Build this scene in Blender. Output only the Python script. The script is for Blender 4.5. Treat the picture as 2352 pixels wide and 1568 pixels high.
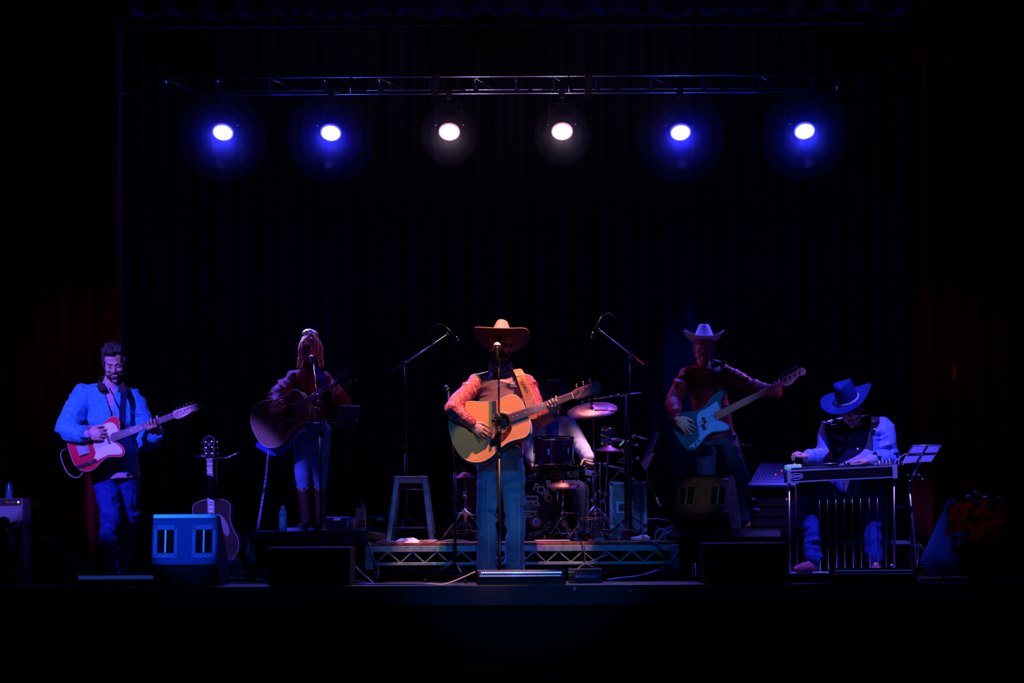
import bpy, bmesh, math, random
import numpy as np
from mathutils import Vector, Matrix, Euler, noise
random.seed(7)
scene = bpy.context.scene
for o in list(bpy.data.objects): bpy.data.objects.remove(o)
col = scene.collection
V = Vector
HC = 0.414          # eye height above the stage floor
F = 4000.0          # focal length in pixels of the 2352 px wide frame
ROLL = 0.0052
# ---------------------------------------------------------------- camera
cam = bpy.data.cameras.new('camera'); camo = bpy.data.objects.new('camera', cam); col.objects.link(camo)
camo.matrix_world = Matrix.Translation((0, 0, HC)) @ Matrix.Rotation(math.pi/2, 4, 'X') @ Matrix.Rotation(-ROLL, 4, 'Z')
cam.sensor_width = 36; cam.lens = F/2352*36; cam.shift_y = (1205-784)/2352; cam.clip_end = 100
scene.camera = camo
# ---------------------------------------------------------------- world and exposure
w = bpy.data.worlds.new('world'); scene.world = w; w.use_nodes = True
w.node_tree.nodes['Background'].inputs[0].default_value = (0.05, 0.12, 1, 1)
w.node_tree.nodes['Background'].inputs[1].default_value = 0.0007
scene.view_settings.view_transform = 'Standard'; scene.view_settings.look = 'None'
scene.view_settings.exposure = 0; scene.view_settings.gamma = 1; scene.view_settings.use_curve_mapping = False

def P(px, py, Y):
    dx = px-1176; dy = 1205-py
    return V(((dx+dy*ROLL)*Y/F, Y, HC+(dy-dx*ROLL)*Y/F))

def spot(name, loc, target, color, power, deg, blend=0.5, size=0.05):
    l = bpy.data.lights.new(name, 'SPOT'); l.color = color; l.energy = power; l.spot_size = math.radians(deg)
    l.spot_blend = blend; l.shadow_soft_size = size
    o = bpy.data.objects.new(name, l); col.objects.link(o); o.location = loc
    o.rotation_euler = (V(target)-V(loc)).to_track_quat('-Z', 'Y').to_euler()
    return o
# front-of-house lamps out of frame, mixed with added fill spots on single things
spot('front_spot_red', (0.42, 11.0, 6.2), P(1165, 900, 12.35), (1, .19, .25), 2900, 14, .25, .03)
spot('front_spot_green', (.16, 11.0, 6.2), P(1150, 910, 12.35), (.62, 1, .30), 700, 14, .25, .03)
spot('olive_fill', (-1.2, 9.0, 2.6), P(1078, 1022, 12.25), (.80, .82, .28), 42, 4.2, .35, .03)  # added narrow fill that puts olive light on the guitar's lower left
spot('platform_fill', (-.4, 8.6, 1.5), P(895, 1232, 12.9), (1, .60, .45), 30, 4.6, .8, .05)  # added warm fill standing in for spill at the platform end
spot('drummer_fill', (1.5, 13.5, 4.0), P(1340, 985, 14.3), (1, .58, .92), 700, 13, .6, .05)  # added pink spot to brighten the drummer and his cymbals
spot('drum_front', (1.6, 9.5, 1.5), P(1290, 1130, 13.9), (1, .22, .5), 34, 6, .8, .05)
spot('amp_fill', (-3.2, 9.0, 1.4), P(15, 1150, 13.0), (.24, .14, 1), 520, 4.2, .6, .05)  # added spot to lift the amplifier and its can
spot('hair_fill', (-2.2, 15.2, 3.6), P(708, 800, 14.0), (.42, .36, 1), 1500, 6, .6, .05)  # added behind the blonde singer to rim her hair
spot('front_spot_left', (-4.1, 9.0, 3.0), P(268, 992, 12.6), (.135, .075, 1), 2100, 18.5, .25, .03)
spot('front_spot_right', (2.2, 10.6, 5.3), P(1935, 1040, 12.9), (.17, .10, 1), 3000, 20, .5, .03)
spot('front_wash', (-0.3, 5.5, 5.0), (0.1, 13, 0.4), (.004, .03, 1), 55, 50, .6, .15)
spot('front_wash_low', (0.2, 6.2, 2.6), P(1190, 1225, 12.7), (.004, .21, 1), 330, 20, .5, .10)
spot('front_bass', (2.9, 9.5, 3.2), P(1610, 985, 13.6), (.13, .30, 1), 520, 10, .7, .1)
spot('bass_wedge_fill', (-0.6, 9.0, 1.6), P(1604, 1130, 13.1), (1, .72, .66), 105, 4.5, .5, .05)  # added small warm spot to brighten the bass player's wedge
spot('front_wedge', (-3.6, 9.2, 2.2), P(424, 1235, 12.2), (.015, .13, 1), 600, 9, .5, .03)
spot('front_blonde', (-2.6, 9.0, 3.0), P(700, 960, 13.8), (.42, .10, .50), 24, 9, .7, .1)
spot('front_blonde_legs', (-1.6, 9.0, 1.6), P(690, 1125, 13.6), (.01, .10, 1), 60, 9, .7, .1)
spot('bottle_fill', (-2.6, 9.4, 1.2), P(650, 1190, 13.0), (.03, .17, 1), 190, 2.8, .6, .05)  # added tight blue spot so the water bottle shows up
spot('plant_fill', (1.2, 9.6, 1.9), P(2240, 1195, 12.3), (1, .03, .20), 13, 7, .8, .1)  # added red spot to bring up the poinsettia
spot('sheet_fill', (2.2, 12.6, 3.2), P(1488, 1060, 14.2), (.35, .40, 1), 60, 3, .5, .03)  # added unseen spot to whiten the music sheet
# side lamps
spot('side_red', (4.6, 13.3, 1.6), P(775, 885, 13.9), (1, .01, .06), 120, 10, .5, .05)
spot('side_violet_blonde', (-3.9, 14.6, 3.6), P(690, 870, 13.9), (.45, .08, 1), 150, 14, .5, .05)
spot('side_red_bass', (-1.0, 15.6, 3.4), P(1590, 900, 13.9), (1, .04, .42), 150, 12, .5, .05)
spot('side_violet_bass', (3.4, 15.6, 3.6), P(1700, 900, 13.9), (.50, .08, 1), 650, 12, .5, .05)
spot('curtain_red_left', (-3.4, 12.3, 3.0), P(215, 900, 13.6), (1, .02, .05), 7, 50, 1, .1)
spot('curtain_red_right', (3.3, 12.3, 3.0), P(2180, 900, 13.6), (1, .02, .05), 4, 50, 1, .1)
for tx, tc, te in ((-2.2, (.10, .12, 1), 50), (-.5, (.6, .35, .9), 42), (.6, (.6, .40, .9), 40), (2.2, (.04, .10, 1), 50)):
    spot('truss_fill', (tx, 14.3, 3.3), (tx, 15.0, 4.2), tc, te, 110, .8, .02)  # added fill from below to show the truss, not one of its lamps

# ---------------------------------------------------------------- materials
def mat(name, c, rough=.6, metal=0, bump=0, bscale=60, c2=None, cscale=8, emis=None, estr=0, kind='noise',
        stretch=(1, 1, 1), coat=0, trans=0, alpha=1, spec=.5, sheen=0, lo=.4, hi=.6):
    m = bpy.data.materials.new(name); m.use_nodes = True; nt = m.node_tree; b = nt.nodes['Principled BSDF']
    b.inputs['Base Color'].default_value = (*c, 1); b.inputs['Roughness'].default_value = rough; b.inputs['Metallic'].default_value = metal
    b.inputs['Specular IOR Level'].default_value = spec
    if coat: b.inputs['Coat Weight'].default_value = coat; b.inputs['Coat Roughness'].default_value = .12
    if sheen: b.inputs['Sheen Weight'].default_value = sheen
    if trans: b.inputs['Transmission Weight'].default_value = trans
    if alpha < 1: b.inputs['Alpha'].default_value = alpha
    if emis: b.inputs['Emission Color'].default_value = (*emis, 1); b.inputs['Emission Strength'].default_value = estr
    tc = None
    if bump or c2:
        tc = nt.nodes.new('ShaderNodeTexCoord'); mp = nt.nodes.new('ShaderNodeMapping'); mp.inputs['Scale'].default_value = stretch
        nt.links.new(tc.outputs['Object'], mp.inputs['Vector'])
    if c2:
        if kind == 'voronoi':
            n = nt.nodes.new('ShaderNodeTexVoronoi'); n.inputs['Scale'].default_value = cscale; out = n.outputs['Distance']
        elif kind == 'wave':
            n = nt.nodes.new('ShaderNodeTexWave'); n.inputs['Scale'].default_value = cscale; n.inputs['Distortion'].default_value = 3; out = n.outputs['Fac']
        else:
            n = nt.nodes.new('ShaderNodeTexNoise'); n.inputs['Scale'].default_value = cscale; n.inputs['Detail'].default_value = 5; out = n.outputs['Fac']
        nt.links.new(mp.outputs[0], n.inputs['Vector'])
        r = nt.nodes.new('ShaderNodeValToRGB'); r.color_ramp.elements[0].position = lo; r.color_ramp.elements[1].position = hi
        r.color_ramp.elements[0].color = (*c, 1); r.color_ramp.elements[1].color = (*c2, 1)
        nt.links.new(out, r.inputs[0]); nt.links.new(r.outputs[0], b.inputs['Base Color'])
    if bump:
        n2 = nt.nodes.new('ShaderNodeTexNoise'); n2.inputs['Scale'].default_value = bscale; n2.inputs['Detail'].default_value = 4
        nt.links.new(mp.outputs[0], n2.inputs['Vector'])
        bp = nt.nodes.new('ShaderNodeBump'); bp.inputs['Strength'].default_value = bump; bp.inputs['Distance'].default_value = .01
        nt.links.new(n2.outputs['Fac'], bp.inputs['Height']); nt.links.new(bp.outputs[0], b.inputs['Normal'])
    return m
M = {}
def dm(k, *a, **kw): M[k] = mat(k, *a, **kw)
dm('black', (.012, .012, .013), .55)
dm('blackgloss', (.01, .01, .012), .15, coat=.6)
dm('blackmetal', (.03, .03, .034), .35, .7)
dm('rubber', (.015, .015, .015), .8)
dm('chrome', (.75, .75, .78), .16, 1)
dm('steel', (.45, .46, .5), .32, 1)
dm('alu', (.30, .46, .52), .5, .25, bump=.1, c2=(.18, .32, .38), cscale=25)
dm('truss', (.30, .30, .34), .30, 1)
dm('skin', (.62, .33, .25), .5, bump=.05, bscale=90)
dm('skindark', (.48, .25, .19), .5, bump=.05, bscale=90)
dm('lips', (.45, .16, .14), .45)
dm('eyewhite', (.7, .68, .65), .3); dm('iris', (.03, .02, .02), .2)
dm('hairdark', (.018, .012, .010), .6, bump=.8, bscale=120, stretch=(1, 1, .3))
dm('hairblond', (.85, .66, .42), .4, bump=.6, bscale=160, c2=(.50, .36, .2), cscale=80, stretch=(1, 1, .15))
dm('hairgrey', (.22, .21, .22), .6, bump=.8, bscale=150)
dm('denimjacket', (.022, .26, .56), .85, bump=.3, bscale=130, c2=(.04, .36, .68), cscale=40)
dm('denim', (.003, .018, .16), .9, spec=.2, bump=.2, bscale=120, c2=(.008, .03, .22), cscale=25)
dm('denimteal', (.12, .30, .44), .85, bump=.3, bscale=130, c2=(.18, .38, .50), cscale=30, lo=.45, hi=.7)
dm('denimlight', (.06, .16, .40), .85, bump=.3, bscale=120, c2=(.08, .2, .48), cscale=8)
dm('denimdark', (.012, .02, .06), .85, bump=.2, bscale=120, c2=(.018, .028, .085), cscale=20)
dm('stitch', (.75, .75, .72), .7)
dm('corduroy', (.02, .012, .012), .9, bump=.5, bscale=200)
dm('pinkshirt', (.55, .30, .42), .8, bump=.4, bscale=90)
dm('velvet', (.26, .004, .03), .50, spec=.3, bump=.15, bscale=60, c2=(.12, .002, .014), cscale=12)
dm('vest', (.27, .14, .14), .45, bump=.12, bscale=30)
dm('vestcollar', (.10, .12, .17), .7)
dm('paisley', (.36, .02, .04), .55, c2=(.55, .30, .32), cscale=85, lo=.50, hi=.60)
dm('redshirt', (.15, .004, .014), .6, spec=.3, bump=.3, bscale=60)
dm('orangecollar', (.5, .05, .02), .6)
dm('hatsalmon', (.82, .40, .37), .75, bump=.2, bscale=200)
dm('hatpale', (.62, .58, .72), .75, bump=.2, bscale=200)
dm('hatblue', (.003, .016, .12), .9, spec=.1, bump=.2, bscale=200)
dm('hatblack', (.035, .028, .026), .8)
dm('hattan', (.25, .19, .13), .7)
dm('leather', (.52, .20, .07), .5, bump=.3, bscale=60, c2=(.62, .27, .11), cscale=20)
dm('leatherbrown', (.12, .035, .02), .35, bump=.2, bscale=60)
dm('bootpurple', (.30, .07, .14), .3, bump=.3, bscale=70)
dm('bootblack', (.02, .02, .03), .25)
dm('satin', (.10, .20, .62), .5, bump=.1, bscale=40, c2=(.15, .26, .72), cscale=9)
dm('steelshirt', (.02, .07, .10), .7); dm('tshirt', (.30, .34, .60), .75, bump=.4, bscale=60)
dm('whiteshirt', (.75, .68, .72), .6, bump=.2, bscale=50)
dm('floral', (.02, .08, .85), .8, c2=(.01, .03, .3), cscale=60, lo=.48, hi=.58)
dm('knit', (.03, .03, .12), .9, c2=(.30, .33, .55), cscale=24, kind='voronoi', lo=.30, hi=.36)
dm('spruce', (.92, .44, .13), .3, coat=.7, c2=(.86, .38, .10), cscale=5, stretch=(.4, 12, 1))
dm('sprucedark', (.30, .13, .08), .35, coat=.5, c2=(.26, .11, .06), cscale=5, stretch=(.4, 12, 1))
dm('mahogany', (.14, .035, .02), .3, coat=.6, c2=(.09, .02, .012), cscale=6, stretch=(1, 8, 1))
dm('strapcloth', (.006, .008, .04), .9, spec=.15)
dm('rosewood', (.24, .11, .10), .5, c2=(.15, .065, .065), cscale=10, stretch=(1, 14, 1))
dm('bassneck', (.50, .20, .12), .5, c2=(.42, .16, .10), cscale=10, stretch=(1, 14, 1))
dm('wedgeplate', (.06, .16, .50), .5); dm('brimshade', (.07, .045, .07), .9); dm('matteblack', (.006, .006, .008), .9, spec=.12); dm('bootbrown', (.05, .02, .02), .35)
dm('ebony', (.015, .02, .028), .35)
dm('maple', (.75, .42, .30), .35, coat=.4, c2=(.66, .35, .24), cscale=8, stretch=(1, 10, 1))
dm('cream', (.85, .78, .66), .4); dm('white', (.85, .85, .86), .5); dm('pearl', (.9, .92, .92), .25)
dm('telered', (.85, .012, .05), .18, coat=.9, c2=(.72, .01, .04), cscale=3)
dm('bassblue', (.008, .10, .16), .2, coat=.6)
dm('bassguard', (.16, .48, .85), .4, c2=(.10, .38, .72), cscale=60)
dm('tortoise', (.05, .008, .008), .15, coat=.9, c2=(.16, .03, .02), cscale=40)
dm('sunburst', (.02, .008, .005), .6, spec=.15)
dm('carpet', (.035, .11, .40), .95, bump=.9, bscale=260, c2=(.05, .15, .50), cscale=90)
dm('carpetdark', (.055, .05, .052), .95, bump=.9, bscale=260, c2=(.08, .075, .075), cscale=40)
dm('carpetblack', (.018, .018, .02), .95, bump=.9, bscale=260)
dm('stagefloor', (.018, .019, .022), .42, bump=.25, bscale=14, c2=(.03, .032, .036), cscale=5)
dm('fascia', (.035, .045, .06), .7, bump=.2, bscale=10)
dm('housefloor', (.006, .006, .007), .9)
dm('deckedge', (.06, .065, .09), .6, bump=.4, bscale=40)
dm('rug', (.45, .16, .10), .95, bump=.8, bscale=150, c2=(.22, .05, .05), cscale=12)
dm('redcurtain', (.085, .003, .006), .9, spec=.1)
dm('blackcurtain', (.009, .009, .013), .95, spec=.1)
dm('bluecurtain', (.05, .04, .16), .9)
dm('cymbal', (.80, .22, .24), .42, .7, bump=.15, bscale=90, stretch=(1, 1, 1))
dm('drumpurple', (.09, .015, .10), .18, .3, coat=.9); dm('drumhead', (.018, .014, .02), .4)
dm('drumblue', (.03, .12, .45), .25, .3, coat=.7)
dm('drumtext', (.42, .36, .36), .6)
dm('stool', (.34, .30, .36), .38, .4, bump=.3, bscale=18, c2=(.20, .13, .16), cscale=9)
dm('case', (.05, .11, .16), .6, bump=.2, bscale=30)
dm('caseedge', (.30, .42, .52), .35, .6)
dm('paper', (.85, .85, .9), .7)
dm('water', (.85, .9, 1), .06, trans=.92); M['water'].node_tree.nodes['Principled BSDF'].inputs['IOR'].default_value = 1.3
dm('plastic', (.30, .42, .8), .10, coat=1)
dm('beer', (.95, .48, .20), .2); dm('clearcup', (.5, .6, .95), .1, alpha=.25)
dm('carton', (.85, .33, .16), .45, c2=(.40, .42, .72), cscale=22, lo=.54, hi=.60)
dm('ledwhite', (.5, .6, .8), .4, emis=(.22, .42, 1), estr=.95)
dm('ledblue', (.1, .2, .6), .4, emis=(.05, .14, 1), estr=.18)
dm('lampglow', (1, 1, 1), .4, emis=(.9, .93, 1), estr=7)
dm('lampglowwarm', (1, 1, 1), .4, emis=(1, .97, .9), estr=7)
dm('lensrim', (.5, .5, .9), .25, emis=(.12, .10, .9), estr=.5); dm('lensrimwarm', (.6, .4, .4), .25, emis=(.9, .30, .25), estr=.5)
dm('redled', (.8, .1, .1), .4, emis=(1, .04, .10), estr=2.2); dm('whiteled', (1, 1, 1), .4, emis=(1, .95, .9), estr=2)
dm('greentape', (.02, .45, .18), .6); dm('bluetape', (.03, .25, .75), .6); dm('paletape', (.25, .7, .85), .6)
dm('consoleblue', (.01, .02, .16), .5); dm('knob', (.30, .36, .60), .4)
dm('tealglow', (.25, .5, .6), .3, emis=(.2, .55, .75), estr=.35)  # emission used only to make parts look bright, no light source
dm('bract', (.50, .008, .02), .6, bump=.3, bscale=30); dm('leaf', (.02, .06, .03), .6); dm('foil', (.05, .04, .05), .3, .6)
dm('amptolex', (.32, .22, .52), .7, bump=.4, bscale=200); dm('ampgrille', (.22, .26, .44), .6)
dm('canblue', (.12, .35, .85), .3, .6)
dm('cable', (.025, .025, .03), .5); dm('cablepale', (.42, .36, .42), .5); dm('cableblue', (.10, .13, .42), .5)
dm('bluefabric', (.02, .06, .65), .8)
dm('musicstand', (.03, .05, .16), .5); dm('badge', (.55, .6, .75), .3, .6)

# ---------------------------------------------------------------- object helpers
ROOT = {}
def setp(o, label=None, cat=None, group=None, kind=None):
    if label: o['label'] = label
    if cat: o['category'] = cat
    if group: o['group'] = group
    if kind: o['kind'] = kind
    return o
def thing(name, label, cat, loc=(0, 0, 0), group=None, mtx=None):
    o = bpy.data.objects.new(name, None); col.objects.link(o); o.empty_display_size = .05
    m = mtx if mtx is not None else Matrix.Translation(V(loc))
    o.matrix_world = m; ROOT[o.name] = m.copy()
    return setp(o, label, cat, group)
def rootm(o):
    while o.parent: o = o.parent
    return ROOT.get(o.name, Matrix.Identity(4))

def spline(pts, n=8, closed=False):
    pts = [V(p) for p in pts]; out = []; N = len(pts)
    rng = range(N) if closed else range(N-1)
    for i in rng:
        if closed: a, b, c, d = pts[(i-1) % N], pts[i], pts[(i+1) % N], pts[(i+2) % N]
        else: a, b, c, d = pts[max(i-1, 0)], pts[i], pts[i+1], pts[min(i+2, N-1)]
        for k in range(n):
            t = k/n
            out.append(.5*((2*b)+(c-a)*t+(2*a-5*b+4*c-d)*t*t+(3*b-a-3*c+d)*t**3))
    if not closed: out.append(pts[-1])
    return out

class MB:
    def __init__(s): s.v = []; s.f = []; s.sm = []
    def add(s, vs, fs, smooth=True):
        b = len(s.v); s.v += [V(v) for v in vs]; s.f += [tuple(i+b for i in f) for f in fs]; s.sm += [smooth]*len(fs); return s
    def box(s, c, d, R=None):
        c = V(c); R = R.to_3x3() if R else Matrix.Identity(3); hx, hy, hz = d[0]/2, d[1]/2, d[2]/2
        vs = [c+R@V((x*hx, y*hy, z*hz)) for x in (-1, 1) for y in (-1, 1) for z in (-1, 1)]
        return s.add(vs, [(0, 1, 3, 2), (4, 6, 7, 5), (0, 4, 5, 1), (2, 3, 7, 6), (0, 2, 6, 4), (1, 5, 7, 3)], False)
    def bar(s, a, b, wx, wy, up=(0, 0, 1)):
        a, b = V(a), V(b); z = (b-a); L = z.length; z.normalize(); x = V(up).cross(z)
        if x.length < 1e-4: x = V((1, 0, 0))
        x.normalize(); y = z.cross(x); R = Matrix((x, y, z)).transposed()
        return s.box((a+b)/2, (wx, wy, L), R)
    def tube(s, pts, r, n=8, cap=True, flat=None):
        pts = [V(p) for p in pts]; N = len(pts); rs = r if hasattr(r, '__len__') else [r]*N; vs = []; fs = []
        t0 = (pts[1]-pts[0]).normalized(); up = V((0, 0, 1)) if abs(t0.z) < .9 else V((0, 1, 0)); x = up.cross(t0).normalized()
        for i, p in enumerate(pts):
            t = (pts[min(i+1, N-1)]-pts[max(i-1, 0)])
            if t.length < 1e-7: t = t0
            t.normalize(); x = (x-t*x.dot(t)); 
            if x.length < 1e-5: x = t.orthogonal()
            x.normalize(); y = t.cross(x)
            for k in range(n):
                a = 2*math.pi*k/n; vs.append(p+x*math.cos(a)*rs[i]+y*math.sin(a)*rs[i]*(flat or 1))
        for i in range(N-1):
            for k in range(n): fs.append((i*n+k, i*n+(k+1) % n, (i+1)*n+(k+1) % n, (i+1)*n+k))
        s.add(vs, fs)
        if cap: b = len(s.v)-N*n; s.f += [tuple(b+k for k in reversed(range(n))), tuple(b+(N-1)*n+k for k in range(n))]; s.sm += [False, False]
        return s
    def cyl(s, a, b, r, r2=None, n=16): return s.tube([a, b], [r, r if r2 is None else r2], n)
    def ell(s, c, r, R=None, nu=14, nv=9):
        c = V(c); r = (r, r, r) if not hasattr(r, '__len__') else r; R = R.to_3x3() if R else Matrix.Identity(3); vs = [c+R@V((0, 0, r[2]))]; fs = []
        for j in range(1, nv):
            ph = math.pi*j/nv
            for i in range(nu):
                a = 2*math.pi*i/nu; vs.append(c+R@V((r[0]*math.sin(ph)*math.cos(a), r[1]*math.sin(ph)*math.sin(a), r[2]*math.cos(ph))))
        vs.append(c+R@V((0, 0, -r[2])))
        for i in range(nu): fs.append((0, 1+i, 1+(i+1) % nu))
        for j in range(nv-2):
            for i in range(nu): fs.append((1+j*nu+i, 1+(j+1)*nu+i, 1+(j+1)*nu+(i+1) % nu, 1+j*nu+(i+1) % nu))
        L = len(vs)-1; b = 1+(nv-2)*nu
        for i in range(nu): fs.append((L, b+(i+1) % nu, b+i))
        return s.add(vs, fs)
    def cap(s, a, b, r0, r1=None, n=12):       # tapered capsule
        a, b = V(a), V(b); r1 = r0 if r1 is None else r1; d = b-a; L = d.length
        if L < 1e-5: return s.ell(a, r0)
        t = d/L; pts = []; rs = []
        for k in range(5): an = math.pi/2*(1-k/4); pts.append(a-t*r0*math.sin(an)); rs.append(max(r0*math.cos(an), 1e-4))
        for k in range(5): an = math.pi/2*k/4; pts.append(b+t*r1*math.sin(an)); rs.append(max(r1*math.cos(an), 1e-4))
        return s.tube(pts, rs, n)
    def chain(s, pts, rs):
        for i in range(len(pts)-1): s.cap(pts[i], pts[i+1], rs[i], rs[i+1])
        return s
    def rings(s, rg, side, n=24):              # rg: list of (centre, half width, half depth)
        vs = []; fs = []; side = V(side).normalized(); N = len(rg)
        for i, (c, a, b) in enumerate(rg):
            t = (V(rg[min(i+1, N-1)][0])-V(rg[max(i-1, 0)][0])).normalized(); x = (side-t*side.dot(t)).normalized(); y = t.cross(x)
            for k in range(n):
                an = 2*math.pi*k/n; vs.append(V(c)+x*a*math.cos(an)+y*b*math.sin(an))
        for i in range(N-1):
            for k in range(n): fs.append((i*n+k, i*n+(k+1) % n, (i+1)*n+(k+1) % n, (i+1)*n+k))
        fs += [tuple(reversed(range(n))), tuple((N-1)*n+k for k in range(n))]
        return s.add(vs, fs)
    def lathe(s, prof, c, axis=(0, 0, 1), n=32, closed=True):   # prof: list of (r, h)
        c = V(c); t = V(axis).normalized(); x = t.orthogonal().normalized(); y = t.cross(x); vs = []; fs = []
        for r, h in prof:
            for k in range(n): a = 2*math.pi*k/n; vs.append(c+t*h+x*r*math.cos(a)+y*r*math.sin(a))
        N = len(prof)
        for i in range(N-1):
            for k in range(n): fs.append((i*n+k, i*n+(k+1) % n, (i+1)*n+(k+1) % n, (i+1)*n+k))
        s.add(vs, fs)
        if closed: b = len(s.v)-N*n; s.f += [tuple(b+k for k in reversed(range(n))), tuple(b+(N-1)*n+k for k in range(n))]; s.sm += [False, False]
        return s
    def prism(s, out, z0, z1, mtx=None):       # outline in xy extruded in z
        n = len(out); vs = [V((p[0], p[1], z0)) for p in out]+[V((p[0], p[1], z1)) for p in out]
        if mtx: vs = [mtx@v for v in vs]
        fs = [tuple(reversed(range(n))), tuple(range(n, 2*n))]
        s.add(vs, fs, False)
        b = len(s.v)-2*n
        for k in range(n): s.f.append((b+k, b+(k+1) % n, b+n+(k+1) % n, b+n+k)); s.sm.append(True)
        return s
    def strip(s, pts, nrm, w, th=.003):        # flat band along a path
        pts = [V(p) for p in pts]; N = len(pts); nr = nrm if isinstance(nrm, list) else [nrm]*N; vs = []; fs = []
        for i, p in enumerate(pts):
            t = (pts[min(i+1, N-1)]-pts[max(i-1, 0)]).normalized(); n = V(nr[i]); n = (n-t*n.dot(t)).normalized(); x = t.cross(n)
            for a, b in ((-1, 0), (1, 0), (1, 1), (-1, 1)): vs.append(p+x*a*w/2+n*b*th)
        for i in range(N-1):
            for k in range(4): fs.append((i*4+k, i*4+(k+1) % 4, i*4+4+(k+1) % 4, i*4+4+k))
        fs += [(3, 2, 1, 0), tuple((N-1)*4+k for k in range(4))]
        return s.add(vs, fs, False)
    def build(s, name, m, parent=None, bevel=0, world=True, origin=None, seg=2, smooth=None, solid=0):
        me = bpy.data.meshes.new(name); vs = s.v
        if parent is not None and world: im = rootm(parent).inverted(); vs = [im@v for v in vs]
        elif parent is None:
            if origin is None: origin = V((sum(v.x for v in vs)/len(vs), sum(v.y for v in vs)/len(vs), min(v.z for v in vs)))
            vs = [v-V(origin) for v in vs]
        me.from_pydata([tuple(v) for v in vs], [], s.f); me.validate()
        if len(me.polygons) == len(s.sm): me.polygons.foreach_set('use_smooth', s.sm if smooth is None else [smooth]*len(s.sm))
        bm = bmesh.new(); bm.from_mesh(me); bmesh.ops.recalc_face_normals(bm, faces=bm.faces); bm.to_mesh(me); bm.free()
        me.materials.append(M[m] if isinstance(m, str) else m)
        o = bpy.data.objects.new(name, me); col.objects.link(o)
        if parent is not None: o.parent = parent
        else: o.location = origin; ROOT[o.name] = Matrix.Translation(V(origin))
        if solid: md = o.modifiers.new('s', 'SOLIDIFY'); md.thickness = solid; md.offset = 0
        if bevel: md = o.modifiers.new('b', 'BEVEL'); md.width = bevel; md.segments = seg; md.limit_method = 'ANGLE'; md.angle_limit = .6; md.harden_normals = False
        return o

def wrinkle(co, amp, freq, wt, seed):
    rs = np.random.RandomState(seed); w = np.zeros(len(co))
    for i in range(5):
        k = rs.normal(size=3)*np.array(wt); k = k/np.linalg.norm(k)*freq*(.6+.35*i); m = rs.normal(size=3)*freq*.55; ph = rs.rand()*6
        w += (1-1.6*np.abs(np.sin(co@k+1.6*np.sin(co@m+ph)+ph)))/(1+.5*i)
    return amp*w*.5
def limbfold(co, amp, freq, segs, seed):
    """creases that run round the nearest limb, strongest at its joints"""
    rs = np.random.RandomState(seed); best = np.full(len(co), 1e9); w = np.zeros(len(co))
    for (a, b, joints) in segs:
        a = np.array(a); b = np.array(b); ab = b-a; L = np.linalg.norm(ab); t = np.clip(((co-a)@ab)/L**2, -.25, 1.25); q = co-(a+t[:, None]*ab); d = np.linalg.norm(q, axis=1)
        ax = ab/L; x = np.cross(ax, [0.3, 1, .1]); x /= np.linalg.norm(x); y = np.cross(ax, x); an = np.arctan2(q@y, q@x); s = t*L
        jj = np.zeros(len(co))
        for jn in joints: jj = np.maximum(jj, np.exp(-(np.linalg.norm(co-np.array(jn), axis=1)/.15)**2))
        v = np.zeros(len(co))
        for k in range(3):
            ph = rs.rand(3)*6.28; f = freq*(.7+.5*k); u = s*f+1.5*np.sin(an+ph[0])+.8*np.sin(2*an+s*freq*.3+ph[1])
            v += (1-2*np.abs(np.sin(u*.5+ph[2]))**.6)*(.55+.45*np.sin(an*1.0+s*9+ph[1]*2))/(1+.6*k)
        v *= (.34+.66*jj)*(.5+.5*np.sin(co[:, 0]*23+co[:, 2]*17+seed))*1.35; sel = d < best; best = np.where(sel, d, best); w = np.where(sel, v, w)
    return amp*w
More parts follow.
